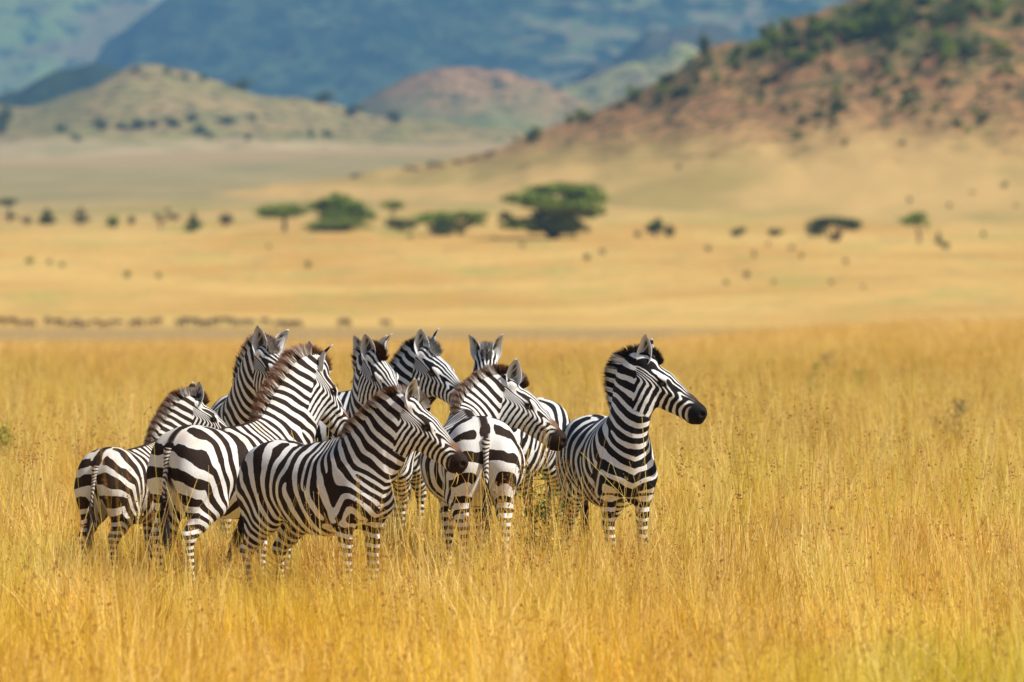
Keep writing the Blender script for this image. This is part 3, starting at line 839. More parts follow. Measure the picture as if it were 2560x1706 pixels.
def hill_mat(name, base, base2, veg, veg_amt, scale, low=None, zlow=0, zhigh=1, spots=0.0, spotcol=(0.5, 0.3, 0.25), woods=(0.02, 0.035, 0.015), wood_amt=0.0, sunpatch=None, green_z=None):
    m = NT(name)
    pos = m.node('ShaderNodeNewGeometry').outputs['Position']
    p2 = m.node('ShaderNodeVectorMath', {0: pos, 1: (1 / scale, 0.35 / scale, 1.6 / scale)}, operation='MULTIPLY').outputs[0]
    n1 = m.noise(1.0, 4.0, 0.6, p2); n2 = m.noise(2.7, 4.0, 0.62, p2); n3 = m.noise(7.0, 3.0, 0.6, p2)
    c = m.mix(m.ramp(n1, 0.35, 0.65), base, base2)
    v = m.math('ADD', m.math('MULTIPLY', n1, 0.5), m.math('MULTIPLY', n2, 0.5))
    c = m.mix(m.ramp(v, 0.62 - veg_amt, 0.72 - veg_amt), c, veg)
    c = m.mix(m.ramp(m.math('ADD', m.math('MULTIPLY', n2, 0.6), m.math('MULTIPLY', n3, 0.4)), 0.53 - wood_amt, 0.60 - wood_amt, 0, 0.85), c, woods)
    if spots:
        c = m.mix(m.ramp(n3, 0.72 - spots, 0.80 - spots), c, spotcol)
    if green_z is not None:
        zg = m.node('ShaderNodeSeparateXYZ', {0: pos}).outputs[2]
        c = m.mix(m.math('MULTIPLY', m.ramp(zg, green_z[0], green_z[1]), m.ramp(v, 0.40, 0.56, 0, 0.85)), c, (0.105, 0.115, 0.04))
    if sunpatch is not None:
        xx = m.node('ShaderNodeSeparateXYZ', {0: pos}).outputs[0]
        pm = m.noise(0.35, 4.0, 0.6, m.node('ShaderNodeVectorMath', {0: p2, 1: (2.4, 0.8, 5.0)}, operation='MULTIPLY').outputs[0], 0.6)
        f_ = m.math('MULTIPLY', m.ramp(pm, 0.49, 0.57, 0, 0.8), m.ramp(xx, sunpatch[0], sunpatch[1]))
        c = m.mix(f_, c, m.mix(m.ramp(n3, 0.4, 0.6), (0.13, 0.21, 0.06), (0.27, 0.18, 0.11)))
    if low is not None:
        low = m.mix(m.ramp(m.noise(1.0, 4.0, 0.6, m.node('ShaderNodeVectorMath', {0: pos, 1: (0.016, 0.0065, 0)}, operation='MULTIPLY').outputs[0]), 0.42, 0.62), low, (low[0] * 0.70, low[1] * 0.78, low[2] * 0.72))
        z = m.node('ShaderNodeSeparateXYZ', {0: pos}).outputs[2]
        c = m.mix(m.ramp(m.math('ADD', z, m.math('MULTIPLY', m.math('SUBTRACT', n1, 0.5), (zhigh - zlow) * 2.2)), zlow, zhigh), low, c)
    return m.done(m.bsdf(c, 0.95, 0.04))

hill('right_hill', [(-700, 700), (300, 520), (522, 484), (870, 440), (1197, 392), (1306, 340), (1469, 292), (1610, 226), (1741, 135), (1871, 95), (2034, 25), (2110, -5), (2300, -90), (2560, -170), (2900, -230), (3300, -260)],
     1950, 2500, hill_mat('dry_hill', (0.36, 0.175, 0.075), (0.44, 0.25, 0.10), (0.17, 0.155, 0.05), 0.09, 13, low=(0.54, 0.355, 0.13), zlow=40, zhigh=56, woods=(0.055, 0.06, 0.025), wood_amt=0.055, green_z=(54, 84)), 3, 0.09, 1.45, gully=0.05)
hill('green_hill', [(-700, 250), (-60, 262), (60, 275), (110, 268), (218, 222), (294, 182), (370, 165), (468, 174), (566, 208), (640, 232), (750, 242), (805, 258), (925, 287), (1090, 300), (1300, 330), (1600, 420), (3300, 700)],
     4700, 5900, hill_mat('green_hill_soil', (0.34, 0.24, 0.095), (0.24, 0.22, 0.07), (0.15, 0.16, 0.05), 0.02, 34, low=(0.47, 0.35, 0.18), zlow=98, zhigh=112, wood_amt=0.02), 8, 0.10, 1.1, foot=78)
hill('forest_ridge', [(-700, 200), (-100, 262), (0, 250), (60, 218), (120, 185), (180, 172), (250, 162), (310, 178), (420, 240), (600, 330), (3300, 600)],
     6400, 7000, hill_mat('forest_ridge_soil', (0.03, 0.05, 0.035), (0.05, 0.07, 0.04), (0.02, 0.035, 0.02), 0.1, 50, woods=(0.012, 0.02, 0.012)), 12, 0.10, 1.0, foot=60)
hill('red_hill', [(-700, 600), (760, 330), (900, 252), (960, 210), (1040, 182), (1110, 165), (1200, 163), (1290, 185), (1370, 215), (1440, 235), (1600, 262), (1900, 250), (3300, 240)],
     6700, 7500, hill_mat('red_hill_soil', (0.30, 0.17, 0.08), (0.34, 0.21, 0.09), (0.13, 0.13, 0.05), 0.08, 36, low=(0.20, 0.20, 0.07), zlow=150, zhigh=205, wood_amt=0.03), 15, 0.08, 1.0, foot=70)
hill('pale_hill', [(-700, 600), (1150, 300), (1330, 245), (1450, 200), (1540, 160), (1620, 140), (1720, 118), (1900, 150), (2200, 120), (3300, 120)],
     8000, 9000, hill_mat('pale_hill_soil', (0.34, 0.27, 0.10), (0.27, 0.28, 0.08), (0.10, 0.14, 0.05), 0.03, 50, wood_amt=0.02), 19, 0.12, 1.0, foot=80)
hill('dark_spur', [(-700, 700), (1380, 240), (1480, 170), (1570, 118), (1640, 88), (1700, 66), (1780, 60), (1900, 90), (2050, 120), (3300, 300)],
     9500, 10300, hill_mat('dark_spur_soil', (0.05, 0.06, 0.035), (0.08, 0.08, 0.05), (0.03, 0.04, 0.025), 0.05, 90, spots=0.08, spotcol=(0.40, 0.27, 0.2)), 22, 0.12, 1.0, foot=80)
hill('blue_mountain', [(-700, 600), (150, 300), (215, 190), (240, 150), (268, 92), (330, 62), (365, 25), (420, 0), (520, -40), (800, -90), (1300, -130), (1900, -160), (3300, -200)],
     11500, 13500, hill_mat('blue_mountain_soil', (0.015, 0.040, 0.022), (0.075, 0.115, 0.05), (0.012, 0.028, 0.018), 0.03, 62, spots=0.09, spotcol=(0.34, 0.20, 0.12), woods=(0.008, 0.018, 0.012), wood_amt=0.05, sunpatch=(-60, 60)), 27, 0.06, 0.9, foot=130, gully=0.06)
hill('upland_meadow', [(-700, 700), (1150, 150), (1250, 40), (1350, -40), (1700, -90), (2600, -150), (3300, -180)],
     14500, 15300, hill_mat('upland_soil', (0.24, 0.30, 0.10), (0.33, 0.27, 0.16), (0.025, 0.05, 0.035), 0.06, 150, woods=(0.02, 0.04, 0.03)), 31, 0.10, 1.0, foot=200, gully=0.3) if False else None
hill('distant_slope', [(-700, -100), (0, -70), (200, -40), (330, -8), (380, 7), (430, 8), (480, -10), (700, -60), (3300, -220)],
     14500, 16500, hill_mat('distant_slope_soil', (0.17, 0.14, 0.06), (0.16, 0.22, 0.05), (0.06, 0.08, 0.035), 0.05, 120, woods=(0.02,0.04,0.02), wood_amt=0.02), 35, 0.08, 0.9, foot=130)

# the air between the camera and the hills
def make_haze():
    x0, x1, y0, y1, z0, z1 = -4200, 4200, -170, 18500, -3.0, 800.0
    V = np.array([(x, y, z) for z in (z0, z1) for y in (y0, y1) for x in (x0, x1)], float)
    F = np.array([(0, 2, 3, 1), (4, 5, 7, 6), (0, 1, 5, 4), (2, 6, 7, 3), (0, 4, 6, 2), (1, 3, 7, 5)])
    m = bpy.data.materials.new('haze_air'); m.use_nodes = True
    t = m.node_tree; t.nodes.clear()
    out = t.nodes.new('ShaderNodeOutputMaterial'); v = t.nodes.new('ShaderNodeVolumePrincipled')
    v.inputs['Color'].default_value = (0.24, 0.57, 1.0, 1)
    v.inputs['Density'].default_value = 4.7e-5
    v.inputs['Density Attribute'].default_value = ''
    v.inputs['Anisotropy'].default_value = 0.0
    t.links.new(v.outputs[0], out.inputs['Volume'])
    o = mesh_obj('haze', V, F, m, smooth=False)
    tag(o, kind='stuff')
make_haze()
# ------------------------------------------------------------------ trees, bushes, herbs
def leaf_mat(name, col, col2, dark=(0.02, 0.035, 0.01), trans=0.3):
    m = NT(name)
    r_ = m.attr('tone').outputs['Fac']
    pos = m.node('ShaderNodeTexCoord').outputs['Object']
    n = m.noise(0.9, 2.0, 0.5, pos)
    c = m.mix(m.ramp(r_, 0, 1, smooth=False), col, col2)
    c = m.mix(m.ramp(n, 0.45, 0.7, 0, 0.6), c, dark)
    a = m.bsdf(c, 0.7, 0.15)
    t = m.node('ShaderNodeBsdfTranslucent', {'Color': c}).outputs[0]
    s = m.node('ShaderNodeMixShader', {0: trans, 1: a, 2: t}).outputs[0]
    return m.done(s)
LEAF = leaf_mat('acacia_leaf', (0.20, 0.26, 0.03), (0.30, 0.37, 0.05), (0.06, 0.10, 0.02), 0.12)
LEAFD = leaf_mat('dark_leaf', (0.085, 0.115, 0.025), (0.14, 0.17, 0.04), (0.035, 0.05, 0.015), 0.1)
LEAFG = leaf_mat('grey_leaf', (0.17, 0.15, 0.075), (0.25, 0.21, 0.11), (0.10, 0.09, 0.05), 0.2)
LEAFY = leaf_mat('yellow_green_leaf', (0.20, 0.25, 0.04), (0.30, 0.33, 0.06), (0.07, 0.10, 0.02), 0.3)
def bark_mat():
    m = NT('bark')
    pos = m.node('ShaderNodeTexCoord').outputs['Object']
    c = m.mix(m.noise(6, 3, 0.6, pos), (0.055, 0.042, 0.030), (0.12, 0.09, 0.06))
    return m.done(m.bsdf(c, 0.9, 0.1))
BARK = bark_mat()

def leaves(C, size, r, flat=0.5):
    """leaf quads centred at C"""
    n = len(C)
    a = r.normal(0, 1, (n, 3)); a[:, 2] *= flat; a /= np.linalg.norm(a, axis=1, keepdims=True)
    b = r.normal(0, 1, (n, 3)); b -= a * (a * b).sum(1, keepdims=True); b /= np.linalg.norm(b, axis=1, keepdims=True)
    s = size * r.uniform(0.6, 1.3, n)[:, None]
    V = np.stack([C - a * s, C - b * s * 0.45, C + a * s, C + b * s * 0.45], 1).reshape(-1, 3)
    F = np.arange(n * 4).reshape(-1, 4)
    return V, F, np.repeat(r.random(n), 4)

def pad_points(c, rx, ry, rz, n, r, dens_top=0.6):
    """points through a flattened pad: dome above, ragged below"""
    u = r.normal(0, 1, (n, 3)); u /= np.linalg.norm(u, axis=1, keepdims=True)
    rad = r.random(n) ** 0.45
    k = np.sin(u[:, 0] * 7 + u[:, 1] * 5 + c[0]) * 0.1 + np.sin(u[:, 1] * 11 + c[1]) * 0.07
    p = u * (rad * (1 + k))[:, None]
    p[:, 2] = np.where(p[:, 2] < 0, p[:, 2] * 0.8, p[:, 2])
    return np.array(c) + p * np.array([rx, ry, rz])

def make_tree(name, label, cat, group, pads, trunks, leafmat, nleaf, size, seed, loc=(0, 0, 0), kind_trunk='trunk'):
    """pads: list of (x, y, z, rx, ry, rz); trunks: list of (path, r0, r1)"""
    r = np.random.default_rng(seed)
    root = empty(name, loc)
    tag(root, label, cat, group)
    vol = np.array([p[3] * p[4] for p in pads]); w = vol / vol.sum()
    P = []
    for p, q in zip(pads, w):
        # each pad is itself a set of smaller clumps with gaps between
        k = max(4, int(16 * (q * len(pads)) ** 0.7))
        cs = pad_points(p[:3], p[3] * 0.82, p[4] * 0.82, p[5] * 0.8, k, r)
        m_ = int(nleaf * q / k)
        for c in cs:
            g = r.uniform(0.16, 0.34)
            P.append(pad_points(c, p[3] * g, p[4] * g, max(p[5] * g * 1.3, size), m_, r))
        P.append(pad_points(p[:3], p[3], p[4], p[5], int(nleaf * q * 0.4), r))
    P = np.concatenate(P)
    P = P[P[:, 2] > 0.05]
    V, F, tone = leaves(P, size, r)
    mesh_obj('crown', V, F, leafmat, root, smooth=False, attrs={'tone': tone})
    if trunks:
        VV = []; FF = []; o = 0
        for path, r0, r1 in trunks:
            path = np.array(path, float)
            k = np.linspace(0, 1, 7); kk = np.linspace(0, 1, len(path))
            pp = np.stack([np.interp(k, kk, path[:, i]) for i in range(3)], 1)
            pp[1:-1] += r.normal(0, r0 * 0.25, (5, 3))
            v, f = tube(pp, np.interp(k, [0, .15, 1], [r0 * 1.3, r0, r1]), 7)
            VV.append(v); FF.append(f + o); o += len(v)
        mesh_obj('trunk', np.concatenate(VV), np.concatenate(FF), BARK, root)
    return root

def umbrella(w, h, r, pads=1, stems=2, thick=0.16):
    """pads and limbs of a flat-topped acacia, w wide and h tall"""
    P = []; T = []
    for i in range(pads):
        if pads == 1:
            P.append((0, 0, h * (1 - thick), w / 2, w / 2.3, h * thick))
        else:
            a = i / (pads - 1)
            P.append(((a - 0.5) * w * 0.55 + r.normal(0, w * .02), r.uniform(-.12, .12) * w, h * (1 - thick * 1.2 - 0.10 * r.random()), w * r.uniform(.26, .34), w * .28, h * thick))
    for i in range(stems):
        a = r.uniform(0, 6.28); q = P[i % len(P)]
        b = np.array([r.normal(0, w * .015), r.normal(0, w * .015), -0.3])
        m = np.array([q[0] * .3 + math.cos(a) * w * .04, q[1] * .3, h * .45])
        T.append(([b, m, (q[0], q[1], q[2])], w * 0.028, w * 0.012))
        for j in range(4):
            aa = r.uniform(0, 6.28)
            T.append(([m, (m + np.array(q[:3])) / 2 + (math.cos(aa) * w * .06, math.sin(aa) * w * .06, 0), (q[0] + math.cos(aa) * q[3] * .7, q[1] + math.sin(aa) * q[4] * .7, q[2])], w * .011, w * .004))
    return P, T

def bush(w, h, r, lobes=4, stem=True):
    P = []
    for i in range(lobes):
        a = r.uniform(0, 6.28); q = r.uniform(0.0, 0.26) if lobes > 1 else 0
        P.append((math.cos(a) * w * q, math.sin(a) * w * q, h * r.uniform(0.28, 0.62), w * r.uniform(.24, .36), w * .3, h * r.uniform(.25, .38)))
    T = [([(0, 0, -0.3), (P[i][0] * .5, P[i][1] * .5, h * .25), P[i][:3]], w * .02, w * .006) for i in range(min(lobes, 3))] if stem else []
    return P, T

def site(px, y):
    d = d_for(px, y); x = px2x(px, d)
    return x, d, float(gz(x, d)), d / FPX          # metres per photo pixel

tr = np.random.default_rng(404)
GT = 'trees along the far edge of the golden plain'
def place(name, label, cat, px, y, wpx, hpx, form, mat, seed, nleaf=2500, **kw):
    x, d, z, s = site(px, y)
    e_ = {'umb': 1.12, 'bush': 1.35}.get(form, 1.16)
    w, h = wpx * s * e_, hpx * s * (1.25 if form == 'bush' else 1.1)
    r = np.random.default_rng(seed)
    if form == 'umb': P, T = umbrella(w, h, r, **kw)
    elif form == 'bush': P, T = bush(w, h, r, **kw)
    else: P, T = form(w, h, r)
    return make_tree(name, label, cat, GT if cat == 'tree' else None, P, T, mat, nleaf, max(0.2, w * 0.022), seed, (x, d, z - 0.1))

def giant(w, h, r):
    P = [(0.08 * w, .12 * w, h * .90, w * .34, w * .3, h * .11), (-.20 * w, -.14 * w, h * .72, w * .26, w * .22, h * .12), (.12 * w, -.18 * w, h * .60, w * .34, w * .24, h * .12), (.30 * w, .1 * w, h * .74, w * .20, w * .2, h * .15),
         (-.42 * w, -.05 * w, h * .40, w * .07, w * .08, h * .07), (-.30 * w, -.2 * w, h * .24, w * .19, w * .14, h * .10), (.03 * w, 0, h * .24, w * .27, w * .2, h * .20), (.26 * w, -.05 * w, h * .48, w * .18, w * .16, h * .16), (.0 * w, 0, h * .46, w * .20, w * .2, h * .14)]
    T = []
    for k in range(5):
        q = P[k]; T.append(([(0.03 * w * math.cos(k), 0.03 * w * math.sin(k), -.3), (q[0] * .25, q[1] * .3, h * .35), q[:3]], w * .024, w * .008))
    return P, T
def twolobe(w, h, r):
    P = [(-.18 * w, 0, h * .70, w * .30, w * .26, h * .26), (.22 * w, .05 * w, h * .80, w * .26, w * .24, h * .18), (-.06 * w, 0, h * .34, w * .26, w * .2, h * .3), (.3 * w, -.02 * w, h * .5, w * .14, w * .14, h * .12)]
    T = [([(q[0] * .4, 0, -.3), (q[0] * .5, 0, h * .3), q[:3]], w * .02, w * .008) for q in P]
    return P, T
def broad(w, h, r):
    P = [(-.06 * w, 0, h * .78, w * .24, w * .26, h * .22), (-.28 * w, .1 * w, h * .64, w * .22, w * .2, h * .16), (.16 * w, -.05 * w, h * .60, w * .26, w * .25, h * .22), (.32 * w, 0, h * .38, w * .18, w * .2, h * .2), (0, -.1 * w, h * .42, w * .34, w * .3, h * .25)]
    T = [([(0, 0, -.3), (q[0] * .3, q[1] * .3, h * .3), q[:3]], w * .02, w * .008) for q in P[:4]]
    return P, T
def table(w, h, r):
    P = [(-.3 * w, 0, h * .62, w * .22, w * .2, h * .30), (-.33 * w, -.05 * w, h * .36, w * .17, w * .16, h * .22), (.0, 0, h * .78, w * .38, w * .26, h * .22), (.3 * w, 0, h * .64, w * .22, w * .2, h * .28)]
    T = [([(q * w * .04, 0, -.3), (q * w * .1, 0, h * .3), (q * w * .25, 0, h * .7)], w * .03, w * .012) for q in (-1, 0, 1, .5)]
    return P, T
def leaner(w, h, r):
    P = [(-.10 * w, 0, h * .70, w * .50, w * .44, h * .20), (.02 * w, 0, h * .86, w * .34, w * .3, h * .18), (.34 * w, 0, h * .52, w * .10, w * .1, h * .06)]
    T = [([(.10 * w, 0, -.3), (.06 * w, 0, h * .3), (-.04 * w, 0, h * .7)], w * .045, w * .02), ([(.08 * w, 0, h * .3), (.2 * w, 0, h * .45), (.34 * w, 0, h * .52)], w * .015, w * .008)]
    return P, T
def sparse(w, h, r):
    P = [(-.3 * w, 0, h * .55, w * .16, w * .15, h * .18), (.05 * w, 0, h * .85, w * .10, w * .1, h * .12), (.32 * w, 0, h * .52, w * .18, w * .16, h * .15), (.15 * w, 0, h * .6, w * .12, w * .1, h * .1)]
    T = [([(-.2 * w, 0, -.3), (-.22 * w, 0, h * .3), q[:3]], w * .035, w * .01) for q in P]
    return P, T
def leftumb(w, h, r):
    P = [(-.1 * w, 0, h * .82, w * .5, w * .45, h * .16), (.1 * w, 0, h * .26, w * .34, w * .3, h * .14)]
    T = [([(0, 0, -.3), (.05 * w, 0, h * .4), (-.05 * w, 0, h * .8)], w * .06, w * .03)]
    return P, T
def conical(w, h, r):
    P = [(0, 0, h * .25, w * .5, w * .45, h * .26), (-.03 * w, 0, h * .52, w * .34, w * .3, h * .25), (0, 0, h * .8, w * .16, w * .15, h * .22)]
    return P, [([(0, 0, -.3), (0, 0, h * .4), (0, 0, h * .8)], w * .05, w * .02)]

place('acacia_tree', 'slender flat-topped tree cut by the left edge of the photo', 'tree', 22, 556, 52, 56, leftumb, LEAFD, 1)
place('bush', 'low dark bush right of the tree at the left edge', 'bush', 70, 561, 32, 18, 'bush', LEAFG, 2, 900)
place('cone_tree', 'dark cone-shaped tree third from the left on the skyline of the plain', 'tree', 118, 564, 46, 42, conical, LEAFD, 3)
place('cone_tree', 'grey half-bare cone-shaped tree left of two round green trees', 'tree', 203, 562, 50, 46, conical, LEAFG, 4, 1200)
place('round_tree', 'larger of two round green trees standing side by side', 'tree', 284, 570, 44, 34, 'bush', LEAF, 5, 1600, lobes=3)
place('round_tree', 'smaller of two round green trees standing side by side', 'tree', 332, 563, 25, 24, 'bush', LEAFD, 6, 1000, lobes=2)
place('thin_tree', 'thin ragged tree with gaps in its crown, right of the two round trees', 'tree', 416, 572, 62, 50, sparse, LEAFG, 7, 900)
place('round_tree', 'upright dark tree with a pale green bush at its foot', 'tree', 484, 572, 44, 42, conical, LEAFD, 8, 1300)
place('bush', 'low pale green bush at the foot of an upright tree', 'bush', 474, 580, 48, 14, 'bush', LEAFY, 9, 900)
place('bush', 'wide grey leafless-looking bush left of the flat acacia', 'bush', 560, 571, 52, 34, 'bush', LEAFG, 10, 1300)
place('acacia_tree', 'thin flat-topped acacia with bare trunk, left of the bushy green tree', 'tree', 708, 579, 132, 66, 'umb', LEAF, 11, 5500, pads=1, stems=2, thick=.3)
place('broad_tree', 'broad bushy green tree between two flat-topped acacias', 'tree', 850, 578, 160, 88, broad, LEAF, 12, 7000)
place('bush', 'green bush spread along the foot of the broad bushy tree', 'bush', 836, 581, 150, 34, 'bush', LEAFY, 13, 3000, lobes=7)
place('acacia_tree', 'small acacia with one round flat cap on a thin trunk', 'tree', 982, 575, 62, 66, 'umb', LEAF, 14, 2000, stems=1, thick=.16)
place('bush', 'dark thicket at the foot of the small round-capped acacia', 'bush', 1000, 579, 90, 36, 'bush', LEAFD, 15, 2000, lobes=5)
place('acacia_tree', 'low dark two-lobed acacia just left of the giant one', 'tree', 1128, 589, 178, 56, twolobe, LEAF, 16, 7000)
place('bush', 'dark thicket under the low two-lobed acacia', 'bush', 1112, 590, 80, 34, 'bush', LEAFD, 26, 1500, lobes=3)
place('acacia_tree', 'giant many-layered umbrella acacia, the largest tree on the plain', 'tree', 1382, 598, 246, 126, giant, LEAF, 17, 16000)
place('bush', 'round bush under the right side of the giant acacia', 'bush', 1440, 596, 62, 36, 'bush', LEAFD, 18, 1500)
place('round_tree', 'dark tree with a low side lobe, right of the giant acacia', 'tree', 1640, 594, 50, 48, 'bush', LEAFD, 19, 1800, lobes=3)
place('bush', 'small dark bush touching the right of a dark two-part tree', 'bush', 1674, 594, 36, 28, 'bush', LEAFD, 20, 800, lobes=2)
place('bush', 'tiny bush left of the dark two-part tree', 'bush', 1592, 592, 16, 16, 'bush', LEAFG, 21, 500, lobes=2)
place('bush', 'low bush with a fainter tail to its right', 'bush', 1842, 592, 42, 22, 'bush', LEAFD, 22, 900, lobes=3)
place('bush', 'rounded dark bush next left of the table-topped tree', 'bush', 1940, 592, 50, 26, 'bush', LEAFD, 23, 1000, lobes=3)
place('acacia_tree', 'wide table-topped tree with thick pale trunks on the right', 'tree', 2086, 604, 124, 58, table, LEAFD, 24, 4500)
place('acacia_tree', 'slim leaning acacia at the right, with bare lower trunk', 'tree', 2292, 608, 74, 72, leaner, LEAF, 25, 2600)
place('cone_tree', 'narrow dark stump-like shrub right of the leaning acacia', 'tree', 2346, 612, 14, 36, conical, LEAFD, 27, 500)
place('bush', 'small round bush at the foot of the narrow dark shrub', 'bush', 2364, 628, 22, 20, 'bush', LEAFD, 28, 500, lobes=2)
place('bush', 'lone small bush near the right edge, level with the trees', 'bush', 2456, 596, 16, 20, 'bush', LEAFG, 29, 400, lobes=2)

# scattered shrubs: one prototype of each kind, then copies
def copy_tree(o, loc, sc, rz, label, group):
    c = o.copy(); COL.objects.link(c); c.location = loc; c.scale = sc; c.rotation_euler = (0, 0, rz)
    c['label'] = label; c['group'] = group
    for ch in list(o.children):
        q = ch.copy(); COL.objects.link(q); q.parent = c
    return c
def shrub_proto(mat, seed, lobes=3, n=260, label='shrub', shape=None):
    r = np.random.default_rng(seed)
    P, T = bush(1.0, 1.0, r, lobes=lobes) if shape is None else shape(1.0, 1.0, r)
    return P, T, mat, n, seed
_protos = {}
def scatter(name, label, cat, group, px, y, wpx, hpx, mat, seed, key, loc=None, s=None, shape=None):
    if loc is None:
        x, d, z, s = site(px, y); loc = (x, d, z - 0.05)
    r = random.Random(seed)
    sc = (wpx * s * 1.25, wpx * s * 1.25, hpx * s * 1.2)
    if key not in _protos:
        P, T, mt, n, sd = shrub_proto(mat, hash(key) % 1 + len(_protos) * 7 + 3, shape=shape)
        o = make_tree(name, label, cat, group, P, T, mt, 520, 0.055, sd, loc)
        o.scale = sc; _protos[key] = o
        return o
    return copy_tree(_protos[key], loc, sc, r.uniform(0, 6.28), label, group)

GS = 'small shrubs scattered over the golden plain'
plain = [(76, 662, 26, 20, 0), (122, 664, 18, 16, 1), (154, 672, 18, 14, 1), (320, 697, 24, 22, 0), (398, 698, 20, 18, 0), (768, 672, 22, 22, 0), (672, 624, 14, 12, 1), (1307, 626, 14, 18, 1), (1467, 654, 24, 20, 2), (1508, 640, 24, 16, 1),
         (1772, 634, 24, 18, 1), (1815, 715, 18, 18, 0), (1886, 652, 12, 28, 1), (1935, 712, 14, 16, 0), (1866, 700, 26, 22, 1), (1978, 628, 22, 14, 1), (2003, 650, 14, 22, 0), (2116, 664, 20, 16, 1), (2078, 714, 18, 14, 1), (2158, 724, 14, 12, 1), (1920, 618, 14, 14, 1), (1236, 600, 12, 10, 1), (1026, 598, 18, 16, 0)]
cols = {0: (LEAFY, 'green'), 1: (LEAFG, 'brownish'), 2: (LEAFD, 'dark reddish-brown')}
side_words = {0: 'yellow-green shrub dotted on the golden plain below the tree line', 1: 'dull brownish shrub dotted on the golden plain below the tree line', 2: 'darkest small shrub on the golden plain, below and right of the giant acacia'}
for i, (px, y, w, h, k) in enumerate(plain):
    scatter('shrub', side_words[k], 'shrub', '%s %s' % (cols[k][1], GS), px, y, w, h, cols[k][0], i, 'plain%d' % k)
slope_list = []
for i, (px, y, w, h) in enumerate([(2273, 508, 16, 18), (2374, 520, 16, 16), (1695, 424, 18, 14), (2512, 470, 22, 18), (2430, 484, 14, 10), (2540, 520, 16, 10)]):
    slope_list.append((px, y, w, h))

# bushes and trees of the right-hand hill, each standing on its surface
def hill_site(hname, px, y):
    zat, Z, xs, t, ymap = HILLF[hname]
    best = None
    for tt in np.linspace(0.0, 1.0, 161):
        d = float(np.interp(tt, t, ymap)); x = px2x(px, d)
        zz = zat(x, tt)[0]
        yy = HORIZ - FPX * (zz - CAM_H) / d
        if yy <= y:
            return (x, d, zz - 0.3), d / FPX
    return None
hr = np.random.default_rng(77)
def hill_zone(px, y):
    ridge = np.interp(px, [1197, 1306, 1469, 1610, 1741, 1871, 2034, 2110], [392, 340, 292, 226, 135, 95, 25, -5])
    if px < 2110 and y < ridge + 32: return 'on the sloping skyline of the right-hand hill'
    if y > 300: return 'low on the tan foot of the right-hand hill'
    if px > 2300: return 'on the upper slope near the top right corner'
    if px > 2080 and y < 130: return 'in the dense scrub below the top of the right-hand hill'
    if y < 200: return 'on the upper left slope of the right-hand hill'
    return 'on the bare reddish middle of the right-hand hill'
HL = {'right_hill': 'dark green bush on the reddish right-hand hillside', 'green_hill': 'small dark tree on the pale green hill at the left'}
spots = []
fixed = [(2114, 366, 20, 20), (1700, 250, 36, 34), (1670, 300, 22, 16), (2096, 290, 46, 46), (1930, 110, 30, 60), (1965, 85, 36, 50), (1762, 135, 46, 50), (2255, 362, 30, 14), (2418, 340, 24, 26), (1718, 135, 30, 30), (1850, 150, 40, 40), (1548, 224, 30, 24)]
clus = [(2240, 50, 95, 42, 38), (2150, 75, 70, 30, 20), (2420, 30, 100, 30, 24), (2400, 135, 60, 16, 12), (2020, 150, 60, 26, 14), (1920, 130, 60, 30, 14), (2060, 95, 50, 25, 12), (2180, 180, 60, 20, 9), (2100, 260, 40, 30, 9), (2260, 270, 90, 30, 14), (2500, 190, 50, 40, 10),
        (1780, 170, 60, 40, 14), (1600, 250, 60, 22, 12), (1450, 300, 50, 14, 9), (1700, 230, 60, 30, 10), (2350, 100, 120, 50, 16), (1360, 345, 40, 12, 6), (1900, 240, 110, 50, 12), (2020, 320, 90, 30, 8), (2300, 200, 120, 30, 12), (2380, 300, 120, 24, 8)]
for f in fixed: spots.append(f)
for cx, cy, sx, sy, n in clus:
    for _ in range(n):
        w = hr.uniform(24, 62) * (1.0 if cy < 160 else 0.62)
        spots.append((cx + hr.normal(0, sx * .6), cy + hr.normal(0, sy * .6), w, w * hr.uniform(.55, .95)))
n_ = 0
for i, (px, y, w, h) in enumerate(spots):
    q = hill_site('right_hill', px, y)
    if q is None: continue
    n_ += 1
    zl = hill_zone(px, y)
    scatter('hillside_bush', 'dark green bush ' + zl, 'bush', 'bushes ' + zl, 0, 0, w, h, LEAFD if n_ % 3 else LEAF, 100 + i, 'hillA' if n_ % 3 else 'hillB', q[0], q[1])
for i, (px, y, w, h) in enumerate(slope_list):
    q = hill_site('right_hill', px, y)
    if q: scatter('shrub', 'tiny dark shrub on the tan slope above the right-hand trees', 'shrub', 'shrubs on the tan slope', 0, 0, w, h, LEAFD, 50 + i, 'slope', q[0], q[1])
for i in range(16):          # scrub along the low spur that runs out to the left of the hill
    px = hr.uniform(820, 1330); yr = float(np.interp(px, [522, 870, 1197, 1306, 1400], [484, 440, 392, 340, 315]))
    q = hill_site('right_hill', px, yr + hr.uniform(2, 14))
    if q: scatter('hillside_bush', 'faint olive bush on the low spur running left from the right-hand hill', 'bush', 'bushes on the low spur', 0, 0, hr.uniform(22, 46), hr.uniform(7, 13), LEAFG, 300 + i, 'spur', q[0], q[1])
gl = [(150, 330, 26, 22), (10, 335, 40, 70), (635, 298, 20, 16), (618, 350, 18, 18), (775, 340, 20, 20), (816, 340, 30, 16), (880, 290, 44, 28), (900, 276, 24, 20), (990, 306, 40, 28), (255, 325, 38, 30), (300, 322, 40, 16), (340, 322, 44, 26), (380, 318, 30, 20), (436, 318, 40, 26), (480, 305, 34, 24), (505, 335, 36, 24), (520, 345, 20, 18), (190, 350, 30, 16), (560, 305, 50, 16), (420, 185, 24, 18), (462, 198, 22, 16), (512, 202, 24, 18), (340, 182, 24, 16), (590, 208, 56, 36), (610, 226, 50, 30), (810, 258, 44, 30)]
